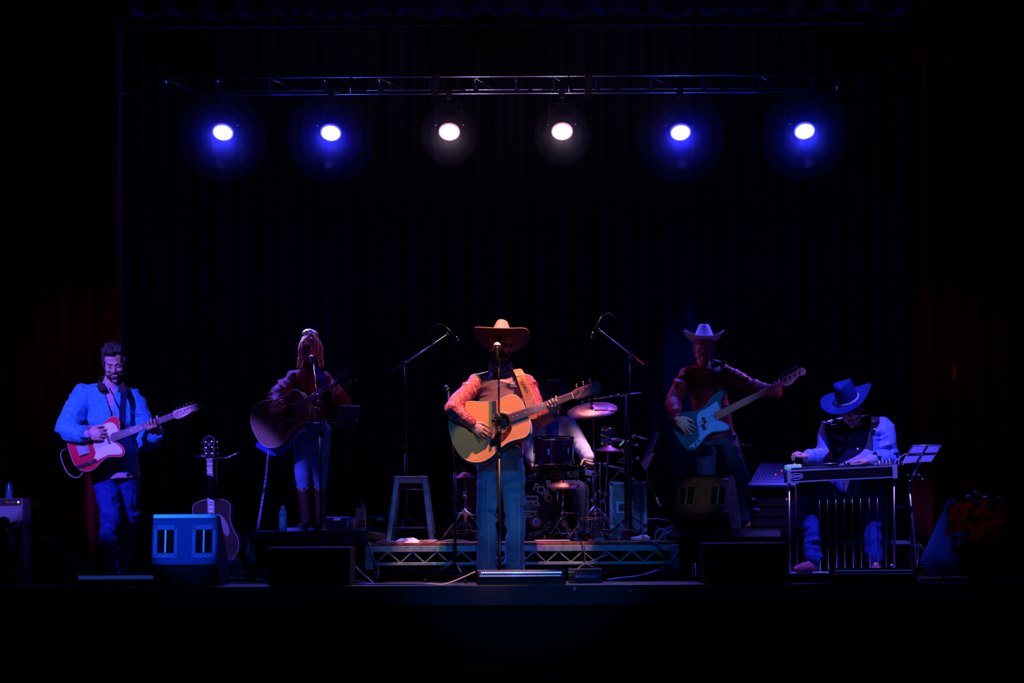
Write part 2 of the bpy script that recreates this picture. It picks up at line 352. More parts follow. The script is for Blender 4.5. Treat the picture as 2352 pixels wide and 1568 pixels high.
def blob(name, mb, m, parent, voxel=.007, smooth=6, fold=None, cut=None, solid=0, matfn=None, mats=None):
    """fuse overlapping closed shapes into ONE continuous surface"""
    me = bpy.data.meshes.new('tmp'); me.from_pydata([tuple(v) for v in mb.v], [], mb.f)
    bm = bmesh.new(); bm.from_mesh(me); bmesh.ops.recalc_face_normals(bm, faces=bm.faces); bm.to_mesh(me); bm.free()
    t = bpy.data.objects.new('tmp', me); col.objects.link(t)
    r = t.modifiers.new('r', 'REMESH'); r.mode = 'VOXEL'; r.voxel_size = voxel; r.use_smooth_shade = True
    if smooth: sm = t.modifiers.new('s', 'SMOOTH'); sm.factor = .5; sm.iterations = smooth
    dg = bpy.context.evaluated_depsgraph_get(); dg.update()
    out = bpy.data.meshes.new_from_object(t.evaluated_get(dg)); bpy.data.objects.remove(t)
    n = len(out.vertices); co = np.empty(n*3, 'f'); out.vertices.foreach_get('co', co); co = co.reshape(-1, 3).astype(float)
    if fold:
        no = np.empty(n*3, 'f'); out.vertices.foreach_get('normal', no); no = no.reshape(-1, 3)
        for (amp, freq, wt, seed) in fold: co = co+no*(limbfold(co, amp, freq, wt, seed) if isinstance(wt, list) else wrinkle(co, amp, freq, wt, seed))[:, None]
    if cut:
        bm = bmesh.new(); bm.from_mesh(out)
        for v, c in zip(bm.verts, co): v.co = c
        dl = [f for f in bm.faces if cut(f.calc_center_median())]
        bmesh.ops.delete(bm, geom=dl, context='FACES'); bm.to_mesh(out); bm.free()
        n = len(out.vertices); co = np.empty(n*3, 'f'); out.vertices.foreach_get('co', co); co = co.reshape(-1, 3).astype(float)
    mi = [matfn(co[list(p.vertices)].mean(0)) for p in out.polygons] if matfn else None
    im = rootm(parent).inverted(); A = np.array(im); co = co@A[:3, :3].T+A[:3, 3]
    out.vertices.foreach_set('co', co.astype('f').ravel()); out.update()
    out.materials.clear(); out.materials.append(M[m]); out.name = name
    if matfn:
        for mm_ in mats: out.materials.append(M[mm_])
        out.polygons.foreach_set('material_index', mi)
    out.polygons.foreach_set('use_smooth', [True]*len(out.polygons))
    o = bpy.data.objects.new(name, out); col.objects.link(o); o.parent = parent
    if solid: md = o.modifiers.new('s', 'SOLIDIFY'); md.thickness = solid; md.offset = 1
    return o
def text(name, s, size, mtx, m, parent, ext=.0006, align='CENTER', world=True, bold=0):
    c = bpy.data.curves.new(name, 'FONT'); c.offset = bold; c.body = s; c.size = size; c.extrude = ext; c.align_x = align; c.align_y = 'CENTER'; c.resolution_u = 3
    t = bpy.data.objects.new('tmp', c); col.objects.link(t); dg = bpy.context.evaluated_depsgraph_get(); dg.update()
    me = bpy.data.meshes.new_from_object(t.evaluated_get(dg)); bpy.data.objects.remove(t)
    mm = (rootm(parent).inverted() if world else Matrix.Identity(4))@mtx; me.transform(mm); me.materials.clear(); me.materials.append(M[m]); me.name = name
    o = bpy.data.objects.new(name, me); col.objects.link(o); o.parent = parent; return o
def frame(o, x, y):    # matrix with local x,y axes
    x = V(x).normalized(); z = x.cross(V(y)).normalized(); y = z.cross(x); m = Matrix((x, y, z)).transposed().to_4x4(); m.translation = V(o); return m
def copy_tree(o, parent=None):
    c = o.copy(); col.objects.link(c); c.parent = parent
    if o.name in ROOT: ROOT[c.name] = ROOT[o.name].copy()
    for ch in list(o.children): copy_tree(ch, c)
    return c
# ================================================================ the setting
o = MB().box((0, 14.7, -.06), (9.6, 5.4, .12)).build('floor', 'stagefloor', bevel=.006); setp(o, kind='structure')
o = MB().box((0, 11.985, -.071), (9.6, .03, .142)).build('trim_1', 'fascia', bevel=.008); setp(o, kind='structure')
o = MB().box((0, 12.06, -.62), (9.6, .05, .96)).build('wall_front', 'housefloor'); setp(o, kind='structure')
o = MB().box((0, 5.5, -1.15), (12, 14, .1)).build('floor_house', 'housefloor'); o.name = 'floor'; setp(o, kind='structure')
o = MB().box((0, 17.6, 2.6), (11, .1, 5.6)).build('wall_back', 'housefloor'); setp(o, kind='structure')
def curtain(name, label, x0, x1, Y, z0, z1, m, folds, amp, seed, nz=10):
    rnd = random.Random(seed); n = folds*8; vs = []; fs = []; ph = 0; prof = []
    for i in range(n+1):
        ph += 2*math.pi/8*(.75+.5*rnd.random()); prof.append(amp*(math.sin(ph)+.3*math.sin(ph*.37+1)))
    for j in range(nz+1):
        t = j/nz
        for i in range(n+1): vs.append((x0+(x1-x0)*i/n+.01*math.sin(i*.3+j*.2), Y+prof[i]*(1.15-.35*t), z0+(z1-z0)*t))
    for j in range(nz):
        for i in range(n): a = j*(n+1)+i; fs.append((a, a+1, a+n+2, a+n+1))
    b = MB(); b.add(vs, fs, True)
    o = b.build(name, m, solid=.004); return setp(o, label, 'curtain')
curtain('stage_curtain', 'black pleated backdrop curtain hanging behind the whole band', -4.7, 4.7, 16.8, 0, 6.0, 'blackcurtain', 46, .07, 3)
curtain('stage_curtain', 'dark red side curtain behind the denim jacket guitarist at the left', P(-260, 0, 13.6).x, P(275, 0, 13.6).x, 13.6, 0, 6.0, 'redcurtain', 10, .06, 5)
curtain('stage_curtain', 'dark red side curtain behind the music stand at the right', P(2093, 0, 13.6).x, P(2620, 0, 13.6).x, 13.6, 0, 6.0, 'redcurtain', 10, .06, 8)
# scalloped valance at the very top
z1 = P(1176, -120, 13.75).z; n = 160; vs = []; fs = []
for i in range(n+1):
    x = -3.2+6.4*i/n
    vs += [(x, 13.75+.05*math.sin(i*.9), z1), (x, 13.75+.06*math.sin(i*.9+.5), P(1176, 38-(8 if abs(x) < 3 else 0)*abs(math.sin(i*.14)), 13.75).z)]
for i in range(n): fs.append((2*i, 2*i+1, 2*i+3, 2*i+2))
o = MB().add(vs, fs).build('valance', 'bluecurtain', solid=.01); setp(o, 'blue scalloped valance curtain along the top edge of the view', 'curtain')
spot('valance_lamp', (0, 11.4, 3.2), (0, 13.75, z1-.4), (.02, .03, 1), 5, 130, 1, .3)
rz0 = P(1176, 56, 13.75).z; o = MB().box((0, 13.75, rz0), (7.6, .05, .02)).box((-3.78, 13.75, rz0/2), (.05, .05, rz0)).box((3.78, 13.75, rz0/2), (.05, .05, rz0)).build('curtain_rail', 'matteblack'); setp(o, 'thin dark rail running below the top valance', 'rail')

# ================================================================ truss and lamps
TY = 15.0; zt, zb = P(1176, 175, TY).z, P(1176, 214, TY).z; zm = (zt+zb)/2
tr = thing('lighting_truss', 'long horizontal metal lighting truss carrying six stage lamps', 'truss', (0, TY, zb))
xl, xr = P(150, 200, TY).x, P(2250, 200, TY).x
for X in (xl, xr): MB().box((X, TY+.05, (zt+.02)/2), (.06, .06, zt+.02)).build('tower_leg', 'blackmetal', tr)
for z, Y in ((zt, TY), (zb, TY), (zm, TY+.16)):
    MB().cyl((xl, Y, z), (xr, Y, z), .0125, n=12).build('chord', 'truss', tr)
xs = [P(x, 0, TY).x for x in (240, 375, 495, 615, 740, 865, 985, 1085, 1180, 1268, 1365, 1490, 1612, 1740, 1860, 1980, 2120)]
for i, x in enumerate(xs):
    MB().bar((x, TY, zt), (x+.02, TY, zb), .018, .018).build('brace', 'truss', tr)
    MB().cyl((x, TY, zt), (x+.04, TY+.16, zm), .011, n=8).cyl((x+.04, TY+.16, zm), (x, TY, zb), .011, n=8).build('brace', 'truss', tr)
    if i < len(xs)-1:
        a, b = (zt, zm) if i % 2 else (zb, zm)
        MB().cyl((x, TY, a), ((x+xs[i+1])/2, TY+.16, b), .006, n=6).build('diagonal', 'truss', tr)
for x in (804, 1920, 1305): 
    X = P(x, 0, TY).x; MB().cyl((X, TY-.02, zt), (X, TY-.02, zb), .006, n=8).build('hanging_rod', 'chrome', tr)
for x in (1000, 1350):
    X = P(x, 0, TY).x; MB().box((X, TY+.06, zm), (.06, .18, zt-zb+.03)).build('coupler', 'blackmetal', tr)
LAMPS = [(512, 303, 0, .02), (760, 304, 0, .0), (1032, 302, 1, 0), (1291, 301, 1, 0), (1563, 303, 0, 0), (1848, 300, 0, 0)]
names = ['leftmost blue-white stage lamp glowing on the truss', 'second blue-white stage lamp from the left on the truss', 'warm white stage lamp with reddish rim, left of the two central lamps',
         'warm white stage lamp, right of the two central lamps on the truss', 'blue-white stage lamp above the bass player on the truss', 'rightmost blue-white stage lamp glowing on the truss']
vm = bpy.data.materials.new('halo_haze'); vm.use_nodes = True; nt = vm.node_tree; nt.nodes.clear()
oo = nt.nodes.new('ShaderNodeOutputMaterial'); sc = nt.nodes.new('ShaderNodeVolumeScatter'); sc.inputs['Density'].default_value = .10; sc.inputs['Anisotropy'].default_value = .0
nt.links.new(sc.outputs[0], oo.inputs['Volume'])
M['halo_haze'] = vm
HZ = {}
for R_, d_ in ((.11, .22), (.13, .24), (.17, .11), (.19, .12), (.25, .05), (.27, .055), (.38, .022)):
    h_ = vm.copy(); h_.node_tree.nodes['Volume Scatter'].inputs['Density'].default_value = d_; M['halo_haze%g' % R_] = h_
for (px, py, warm, _), lab in zip(LAMPS, names):
    c = P(px, py, TY-.02); dn = V((.06*(-1 if px < 1176 else 1)*0, -math.cos(math.radians(52)), -math.sin(math.radians(52)))); up = dn.cross(V((1, 0, 0))).normalized()
    top = V((c.x, TY, zb)); piv = c-dn*.09
    t = thing('stage_lamp', lab, 'stage lamp', top, 'stage lamps on the truss')
    MB().lathe([(.045, -.20), (.075, -.19), (.086, -.10), (.092, 0), (.086, .002), (.08, -.02)], c, dn, 28, closed=False).build('housing', 'blackmetal', t)
    MB().box((c.x, TY, zb-.012), (.05, .05, .08)).cyl((c.x, TY, zb-.05), (c.x, TY, piv.z+.17), .008).build('clamp', 'blackmetal', t, bevel=.004)
    MB().bar((c.x-.11, piv.y, piv.z), (c.x-.11, TY, piv.z+.17), .006, .03).bar((c.x+.11, piv.y, piv.z), (c.x+.11, TY, piv.z+.17), .006, .03).bar((c.x-.11, TY, piv.z+.17), (c.x+.11, TY, piv.z+.17), .03, .006).build('yoke', 'matteblack', t)
    MB().ell((c.x-.118, piv.y, piv.z), .012).ell((c.x+.118, piv.y, piv.z), .012).build('knob', 'chrome', t)
    MB().lathe([(.092, -.004), (.092, .01), (.08, .012), (.08, -.004)], c, dn, 32, closed=False).build('lens_rim', 'lensrimwarm' if warm else 'lensrim', t)
    led = MB(); x = V((1, 0, 0))
    led.lathe([(0.001, -.004), (.066, -.004)], c, dn, 24, closed=False)
    for r, nn in ((.072, 16), (.054, 12), (.034, 8), (.014, 4)):
        for k in range(nn): a = 2*math.pi*k/nn; led.ell(c+x*r*math.cos(a)+up*r*math.sin(a)+dn*.002, .0105, nu=8, nv=5)
    lo = led.build('led_cluster', 'lampglowwarm' if warm else 'lampglow', t); setp(lo, kind='stuff')
    aim = c+dn*3
    if warm: spot('back_spot', c+dn*.3, P(px*.7+1160*.3, 880, 13.2), (1, .72, .60), 110, 34, .5, .04)
    else: spot('back_spot', c+dn*.38, P(px*.8+1176*.2-(20 if px > 1176 else 0), 1000, 13.0), (.10, .07, 1), 330, 50, .6, .04)
    # haze balls nested into the shape of the lens halo, lit by an added point light
    l = bpy.data.lights.new('glow', 'POINT'); l.color = (1, .55, .38) if warm else (.002, .002, 1); l.energy = .8 if warm else 24; l.shadow_soft_size = .03
    lo = bpy.data.objects.new('glow', l); col.objects.link(lo); lo.location = c+dn*.05
    for R in ((.11, .17, .25) if warm else (.13, .19, .27, .38)):
        hz = MB().ell(c+dn*.03+V((0, 0, -.015)), (R, R, R*1.05), nu=40, nv=24).build('halo_haze', 'halo_haze%g' % R, t); setp(hz, kind='stuff')
spot('curtain_blue', P(1600, 130, 15.5), P(1585, 900, 16.8), (.01, .02, 1), 900, 15, 1, .08)
spot('curtain_blue', P(1470, 130, 15.9), P(1455, 900, 16.8), (.01, .02, 1), 80, 10, 1, .08)
spot('curtain_blue', P(740, 130, 15.5), P(742, 800, 16.8), (.01, .02, 1), 80, 11, 1, .08)
spot('curtain_blue', P(500, 130, 15.5), P(490, 700, 16.8), (.01, .03, 1), 5, 11, 1, .08)
spot('curtain_blue', P(1860, 130, 15.5), P(1870, 700, 16.8), (.01, .03, 1), 5, 14, 1, .08)

# ================================================================ risers
RZ = .372
def wood_riser(px0, px1, Y0, Y1, label):
    x0, x1 = P(px0, 0, Y0).x, P(px1, 0, Y0).x
    t = thing('stage_riser', label, 'riser', ((x0+x1)/2, Y0, 0))
    MB().box(((x0+x1)/2, (Y0+Y1)/2, RZ-.006), (x1-x0, Y1-Y0, .012)).build('top_board', 'carpetblack', t)
    for Y in (Y0+.008, Y1-.008): MB().box(((x0+x1)/2, Y, RZ-.034), (x1-x0, .016, .045)).build('rail', 'deckedge', t, bevel=.003)
    for X in (x0+.01, x1-.01): MB().box((X, (Y0+Y1)/2, RZ-.034), (.02, Y1-Y0-.034, .045)).build('rail', 'deckedge', t)
    for X in (x0+.07, (x0+x1)/2, x1-.07):
        for Y in (Y0+.09, Y1-.09): MB().box((X, Y, (RZ-.056)/2), (.045, .045, RZ-.056)).build('leg', 'blackmetal', t, bevel=.004)
    return t
wood_riser(548, 838, 12.8, 14.9, 'low dark platform under the blonde singer with bottle and cup on it')
wood_riser(1553, 1842, 12.8, 14.9, 'low dark platform under the bass player and his tilted monitor')
rz = RZ
# rough wooden edge piece projecting from the left riser
o = MB().box(P(860, 1228, 13.15)+V((0, 0, -.005)), (.15, .5, .045), Matrix.Rotation(.12, 3, 'Y')).build('plank', 'leatherbrown', bevel=.004)
setp(o, 'worn brown plank at the right end of the blonde singer\'s platform', 'plank')
DZ = .286; DY0 = 12.8; DY1 = 15.2
dx0, dx1 = P(832, 0, DY0).x, P(1553, 0, DY0).x
dk = thing('drum_riser', 'blue-lit aluminium drum platform with zigzag truss frame and castors', 'riser', ((dx0+dx1)/2, DY0, 0))
xm = (dx0+dx1)/2
MB().box((xm, (DY0+DY1)/2, DZ-.01), (dx1-dx0, DY1-DY0, .02)).build('top_board', 'rug', dk, bevel=.003)
for Y in (DY0+.01, DY1-.01):
    MB().box((xm, Y, DZ-.045), (dx1-dx0-.1, .03, .045)).build('upper_rail', 'alu', dk, bevel=.003)
    MB().box((xm, Y, DZ-.155), (dx1-dx0-.1, .03, .022)).build('lower_rail', 'alu', dk, bevel=.003)
    for X in (dx0+.03, dx1-.03, xm-.01): MB().box((X, Y-.004 if Y < 14 else Y, DZ-.11), (.06, .045, .175)).build('corner_post', 'alu', dk, bevel=.005)
nz = 24; xa = dx0+.08; st = (dx1-dx0-.16)/nz
for i in range(nz):
    a, b = (DZ-.146, DZ-.066) if i % 2 == 0 else (DZ-.066, DZ-.146)
    MB().bar((xa+i*st, DY0+.005, a), (xa+(i+1)*st, DY0+.005, b), .008, .01, up=(0, 1, 0)).build('zigzag_brace', 'alu', dk)
for X in (dx0+.03, dx1-.03):
    for Y in (DY0, DY1): MB().box((X, (DY0+DY1)/2, DZ-.045), (.03, DY1-DY0-.05, .045)).build('side_rail', 'alu', dk) if Y == DY0 else None
for X in (dx0+.08, xm, dx1-.09):
    for Y in (DY0+.07, DY1-.08):
        c = MB().cyl((X, Y, DZ-.2), (X, Y, .07), .012).box((X, Y, .075), (.05, .03, .012)).build('castor', 'steel', dk)
        MB().lathe([(.008, -.012), (.033, -.012), (.036, -.008), (.036, .008), (.033, .012), (.008, .012)], (X, Y, .036), (1, 0, 0), 20).build('wheel', 'rubber', c)
        for sx in (-.02, .02): MB().bar((X+sx, Y, .075), (X+sx, Y, .034), .004, .02).build('fork', 'steel', c)

# ================================================================ floor speakers (front fills)
def speaker_box(px0, px1, ytop, Y, label, side):
    x0, x1 = P(px0, 0, Y).x, P(px1, 0, Y).x; h = P((px0+px1)/2, ytop, Y).z
    t = thing('floor_speaker', label, 'speaker', ((x0+x1)/2, Y, 0))
    MB().box(((x0+x1)/2, Y+.22, h/2), (x1-x0, .42, h)).build('cabinet', 'carpetblack', t, bevel=.008)
    MB().box(((x0+x1)/2, Y-.0, h-.008), (x1-x0, .03, .01)).build('edge_trim', 'cableblue', t, bevel=.002)
    MB().box(((x0+x1)/2, Y+.002, h/2-.006), (x1-x0-.03, .012, h-.04)).build('grille', 'black', t, bevel=.003)
    dots = MB()
    for i in range(46):
        for j in range(15):
            dots.box((x0+.04+(x1-x0-.08)*i/45, Y-.006, .03+(h-.07)*j/14), (.0045, .004, .0045))
    setp(dots.build('grille_dots', 'blackmetal', t), kind='stuff')
    bx = x0+.08
    MB().box((bx, Y-.007, h*.52), (.03, .006, .018)).box((bx+.035, Y-.007, h*.52), (.025, .006, .007)).build('badge', 'cableblue', t)
    return t
speaker_box(608, 797, 1256, 12.08, 'black floor speaker in front of the blonde singer\'s platform', 1)
speaker_box(1612, 1799, 1246, 12.08, 'black floor speaker in front of the bass player\'s platform', -1)

# ================================================================ monitor wedges
def wedge(label, base, W, H, D, tilt, yaw, m, z0=0, logo=False, lean=.35, darkm='carpetblack'):
    """back of the wedge faces the audience: handle panel upright, tilted back"""
    mt = Matrix.Translation(base)@Matrix.Rotation(yaw, 4, 'Z')
    t = thing('monitor_speaker', label, 'speaker', mtx=mt)
    # side profile in (y,z): lower kick panel slopes under, upper panel leans back
    y_low = .06; zk = H*.30; top = (D*lean, H)
    prof = [(y_low+.03, 0), (D, 0), (D*1.05, H*.22), (top[0]+.07, H), (top[0], H), (0, zk)]
    prof = [(y+tilt*0, z) for y, z in prof]
    mm = Matrix(((0, 0, 1, 0), (1, 0, 0, 0), (0, 1, 0, 0), (0, 0, 0, 1)))
    MB().prism(prof, -W/2, W/2, mm).build('cabinet', darkm, t, bevel=.006, world=False)
    a = V((0, 0, zk)); b = V((0, top[0], H)); u = (b-a); L = u.length; u.normalize(); nrm = V((0, -u.z, u.y)); R = Matrix((V((1, 0, 0)), u, V((1, 0, 0)).cross(u))).transposed()
    if V((1, 0, 0)).cross(u).dot(nrm) < 0: pass
    c = (a+b)/2
    MB().box(c+nrm*.004, (W-.004, L, .012), R).build('rear_panel', m, t, bevel=.003, world=False)
    MB().box(b-u*.006+nrm*.012, (W*.97, .03, .008), R).build('top_trim', 'caseedge' if m == 'carpet' else 'blackmetal', t, bevel=.002, world=False)
    for sx in (-.29, .29):
        hc = c+V((sx*W, 0, 0))-u*.01
        hx = .080*W/.48; hy = .10*L/.3
        pl = MB()
        for s2 in (-1, 1): pl.box(hc+V((s2*hx*.92, 0, 0))+nrm*.012, (hx*.34, hy*2, .006), R); pl.box(hc+u*s2*hy*.86+nrm*.012, (hx*2.1, hy*.3, .006), R)
        hp = pl.build('handle_plate', 'wedgeplate' if m == 'carpet' else 'carpetdark', t, bevel=.002, world=False)
        MB().box(hc+nrm*.0105, (hx*1.6, hy*1.5, .003), R).build('recess', 'matteblack', hp, world=False)
        MB().box(hc+nrm*.018, (hx*.22, hy*1.45, .012), R).build('handle', 'steel', hp, bevel=.003, world=False)
        for s1 in (-1, 1):
            for s2 in (-1, 1): MB().ell(hc+V((s1*hx*.92, 0, 0))+u*s2*hy*.85+nrm*.016, .004, nu=8, nv=5).build('screw', 'steel', hp, world=False)
    if logo:
        MB().box(c+V((W*.38, 0, 0))+u*L*.41+nrm*.013, (.055, .016, .003), R).build('badge', 'badge', t, world=False)
    return t
b = P(424, 1343, 12.12); b.z = 0
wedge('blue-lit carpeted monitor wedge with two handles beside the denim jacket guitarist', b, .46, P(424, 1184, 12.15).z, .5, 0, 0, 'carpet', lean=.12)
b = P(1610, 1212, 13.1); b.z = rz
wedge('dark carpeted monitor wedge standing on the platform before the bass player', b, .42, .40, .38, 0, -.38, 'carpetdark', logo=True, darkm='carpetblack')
# monitor tilted on its side at the far right, behind the poinsettias
t = thing('monitor_speaker', 'dark blue monitor wedge leaning behind the red poinsettias at far right', 'speaker', (P(2180, 1330, 12.7).x, 12.7, 0))
def pp(l, Y): return [P(x, y, Y) for x, y in l]
out = [(2112, 1290), (2140, 1326), (2185, 1322), (2205, 1290), (2262, 1180), (2180, 1143)]
A = pp(out, 12.45); B = pp(out, 12.85)
q = MB(); n = len(A); q.add(A+B, [tuple(range(n)), tuple(reversed(range(n, 2*n)))]+[(k, k+n, (k+1) % n+n, (k+1) % n) for k in range(n)], False); q.build('cabinet', 'carpet', t, bevel=.01)
for a, b in (((2184, 1147), (2222, 1158)), ((2222, 1138), (2262, 1158)), ((2262, 1140), (2295, 1158))):
    MB().bar(P(*a, 12.5), P(*b, 12.55), .05, .012).build('metal_bracket', 'caseedge', t, bevel=.002)
for a, b in (((2236, 1128), (2290, 1148)), ((2290, 1140), (2312, 1150))): MB().cyl(P(*a, 12.6), P(*b, 12.6), .008).build('bar', 'steel', t)
spot('monitor_low_fill', (1.6, 10.4, .9), P(2160, 1235, 12.5), (.05, .12, 1), 60, 9, .8, .05)
spot('monitor_top_fill', (-.6, 12.0, 3.2), P(2240, 1140, 12.5), (.25, .25, 1), 120, 5, .5, .05)  # both monitor spots are added to light the cabinet and brackets

# ================================================================ LED floor bars
def ledbar(px0, px1, ytop, label, m, rows, n):
    Y = 12.045; x0, x1 = P(px0, 0, Y).x, P(px1, 0, Y).x; h = P((px0+px1)/2, ytop, Y).z; xm = (x0+x1)/2
    t = thing('led_floor_bar', label, 'light bar', (xm, Y, 0), 'led bars along the stage edge')
    R = Matrix.Rotation(-.35, 3, 'X')
    MB().box((xm, Y+.035, h*.62), (x1-x0, .06, h*.62), R).build('housing', 'blackmetal', t, bevel=.004)
    MB().box((xm, Y+.03, h*.22), (x1-x0-.02, .05, h*.40)).build('base', 'black', t, bevel=.003)
    for X in (x0+.006, x1-.006): MB().box((X, Y+.03, h*.5), (.012, .08, h*.96)).build('end_bracket', 'blackmetal', t, bevel=.003)
    MB().box((xm, Y-.002, h*.70), (x1-x0-.03, .012, h*.42), R).build('lens_plate', 'consoleblue', t, bevel=.002)
    leds = MB()
    for j in range(rows):
        for i in range(n): leds.ell(V((x0+.03+(x1-x0-.06)*(i+.5*(j % 2))/n, Y-.009-.002*j, h*(.60+.24*j/max(rows-1, 1)))), (.0062 if m == 'ledwhite' else .0048, .004, .0062 if m == 'ledwhite' else .0048), nu=8, nv=5)
    setp(leds.build('led_beads', m, t), kind='stuff')
    return t
ledbar(165, 357, 1318, 'dim blue LED floor bar at the feet of the denim jacket guitarist', 'ledblue', 3, 58)
ledbar(1088, 1293, 1309, 'bright white-blue LED floor bar at the feet of the central singer', 'ledwhite', 2, 46)
ledbar(1900, 2100, 1304, 'blue LED floor bar in front of the pedal steel player', 'ledblue', 2, 50)
spot('ledbar_up', P(1190, 1318, 12.0), P(1150, 1150, 12.5), (.15, .45, 1), 5, 60, 1, .1)

# tape marks and small bits at the stage edge
for px, py, m, lab, s in ((1320, 1351, 'paletape', 'small pale blue tape mark on the stage edge below the black box', .02), (1448, 1356, 'paletape', 'tiny torn blue tape scrap on the stage edge right of centre', .012), (1962, 1343, 'leaf', 'dim rounded green tag stuck on the stage edge below the pedal steel', .04)):
    p = P(px, py, 11.968); o = MB().box(p, (s, .004, s*1.1), Matrix.Rotation(.2, 3, 'Y')).build('tape_mark', m, bevel=.001); setp(o, lab, 'tape')
# stage box reading as in the photo
p = P(1345, 1322, 12.3)
t = thing('stage_box', 'small black stage box with a lettered blue plate near the drum platform', 'box', (p.x, 12.3, 0))
MB().box((p.x, 12.36, .05), (.24, .12, .10)).build('case', 'black', t, bevel=.005)
MB().box((p.x, 12.296, P(1345, 1322, 12.3).z), (.15, .004, .036)).build('plate', 'consoleblue', t)
text('lettering', 'whirlwind', .036, frame((p.x, 12.292, P(1345, 1323, 12.3).z), (1, 0, 0), (0, 0, 1)), 'badge', t)
MB().box(P(1312, 1313, 12.29)+V((0, 0, .0)), (.045, .004, .01)).build('green_tape', 'greentape', t)
# ================================================================ guitars (local frame: x along the neck from the tail, y up, z towards the viewer)
def gmat(T, H, L, y=(0, .12, 1)):
    m = frame(T, H-T, y); s = (H-T).length/L
    return m@Matrix.Scale(s, 4)
def mirror(up): return up+[(x, -y) for x, y in reversed(up)]
def plate_hole(name, out, hc, hr, z0, z1, m, par):
    bm = bmesh.new(); vs = [bm.verts.new((x, y, z1)) for x, y in out]; hv = [bm.verts.new((hc[0]+hr*math.cos(a*math.pi/12), hc[1]+hr*math.sin(a*math.pi/12), z1)) for a in range(24)]
    es = [bm.edges.new((vs[i], vs[(i+1) % len(vs)])) for i in range(len(vs))]+[bm.edges.new((hv[i], hv[(i+1) % 24])) for i in range(24)]
    bmesh.ops.triangle_fill(bm, use_beauty=True, use_dissolve=False, edges=es)
    g = bmesh.ops.extrude_face_region(bm, geom=bm.faces[:]); bmesh.ops.translate(bm, verts=[v for v in g['geom'] if isinstance(v, bmesh.types.BMVert)], vec=(0, 0, z0-z1))
    bmesh.ops.recalc_face_normals(bm, faces=bm.faces); me = bpy.data.meshes.new(name); bm.to_mesh(me); bm.free(); me.materials.append(M[m])
    o = bpy.data.objects.new(name, me); col.objects.link(o); o.parent = par; return o
def neck_set(t, x0, nut, end, z, w0, w1, fb, neckm, nstr, bridge, sp_b, sp_n, frets, inl, inlm='pearl', strm='steel', scale=None):
    scale = scale or (nut-bridge)
    q = [(x0, -w0/2), (nut, -w1/2), (nut, w1/2), (x0, w0/2)]
    MB().prism(q, z, z+.006).build('fretboard', fb, t, world=False, bevel=.001)
    MB().rings([((x0-.01, 0, z-.012), w0/2*.95, .014), ((x0+.05, 0, z-.009), w0/2*.9, .011), ((nut, 0, z-.008), w1/2*.95, .010)], (0, 1, 0), 16).build('neck', neckm, t, world=False)
    fr = MB()
    for k in range(1, frets+1):
        x = nut-scale*(1-2**(-k/12))
        if x < x0+.003: break
        wk = w1+(w0-w1)*(nut-x)/(nut-x0); fr.box((x, 0, z+.0065), (.0022, wk, .002))
    setp(fr.build('frets', strm, t, world=False), kind='stuff')
    for k in (3, 5, 7, 9, 12, 15, 17):
        x = nut-scale*(1-2**(-(k-.5)/12))
        if x < x0+.01: continue
        if inl == 'block': MB().box((x, 0, z+.006), (.011, .022, .0015)).build('inlay', inlm, t, world=False)
        elif inl == 'dot': MB().cyl((x, 0, z+.005), (x, 0, z+.0068), .0034, n=10).build('inlay', inlm, t, world=False)
    MB().box((nut+.002, 0, z+.005), (.004, w1, .009)).build('nut', 'cream', t, world=False)
    st = MB()
    for i in range(nstr):
        u = i/(nstr-1)-.5; st.cyl((bridge, u*sp_b, z+.0105), (nut, u*sp_n, z+.0088), .0009, n=5); st.cyl((nut, u*sp_n, z+.0088), (nut+.05+.02*i, u*sp_n*1.4, z+.004), .0008, n=5)
    setp(st.build('strings', strm, t, world=False), kind='stuff')
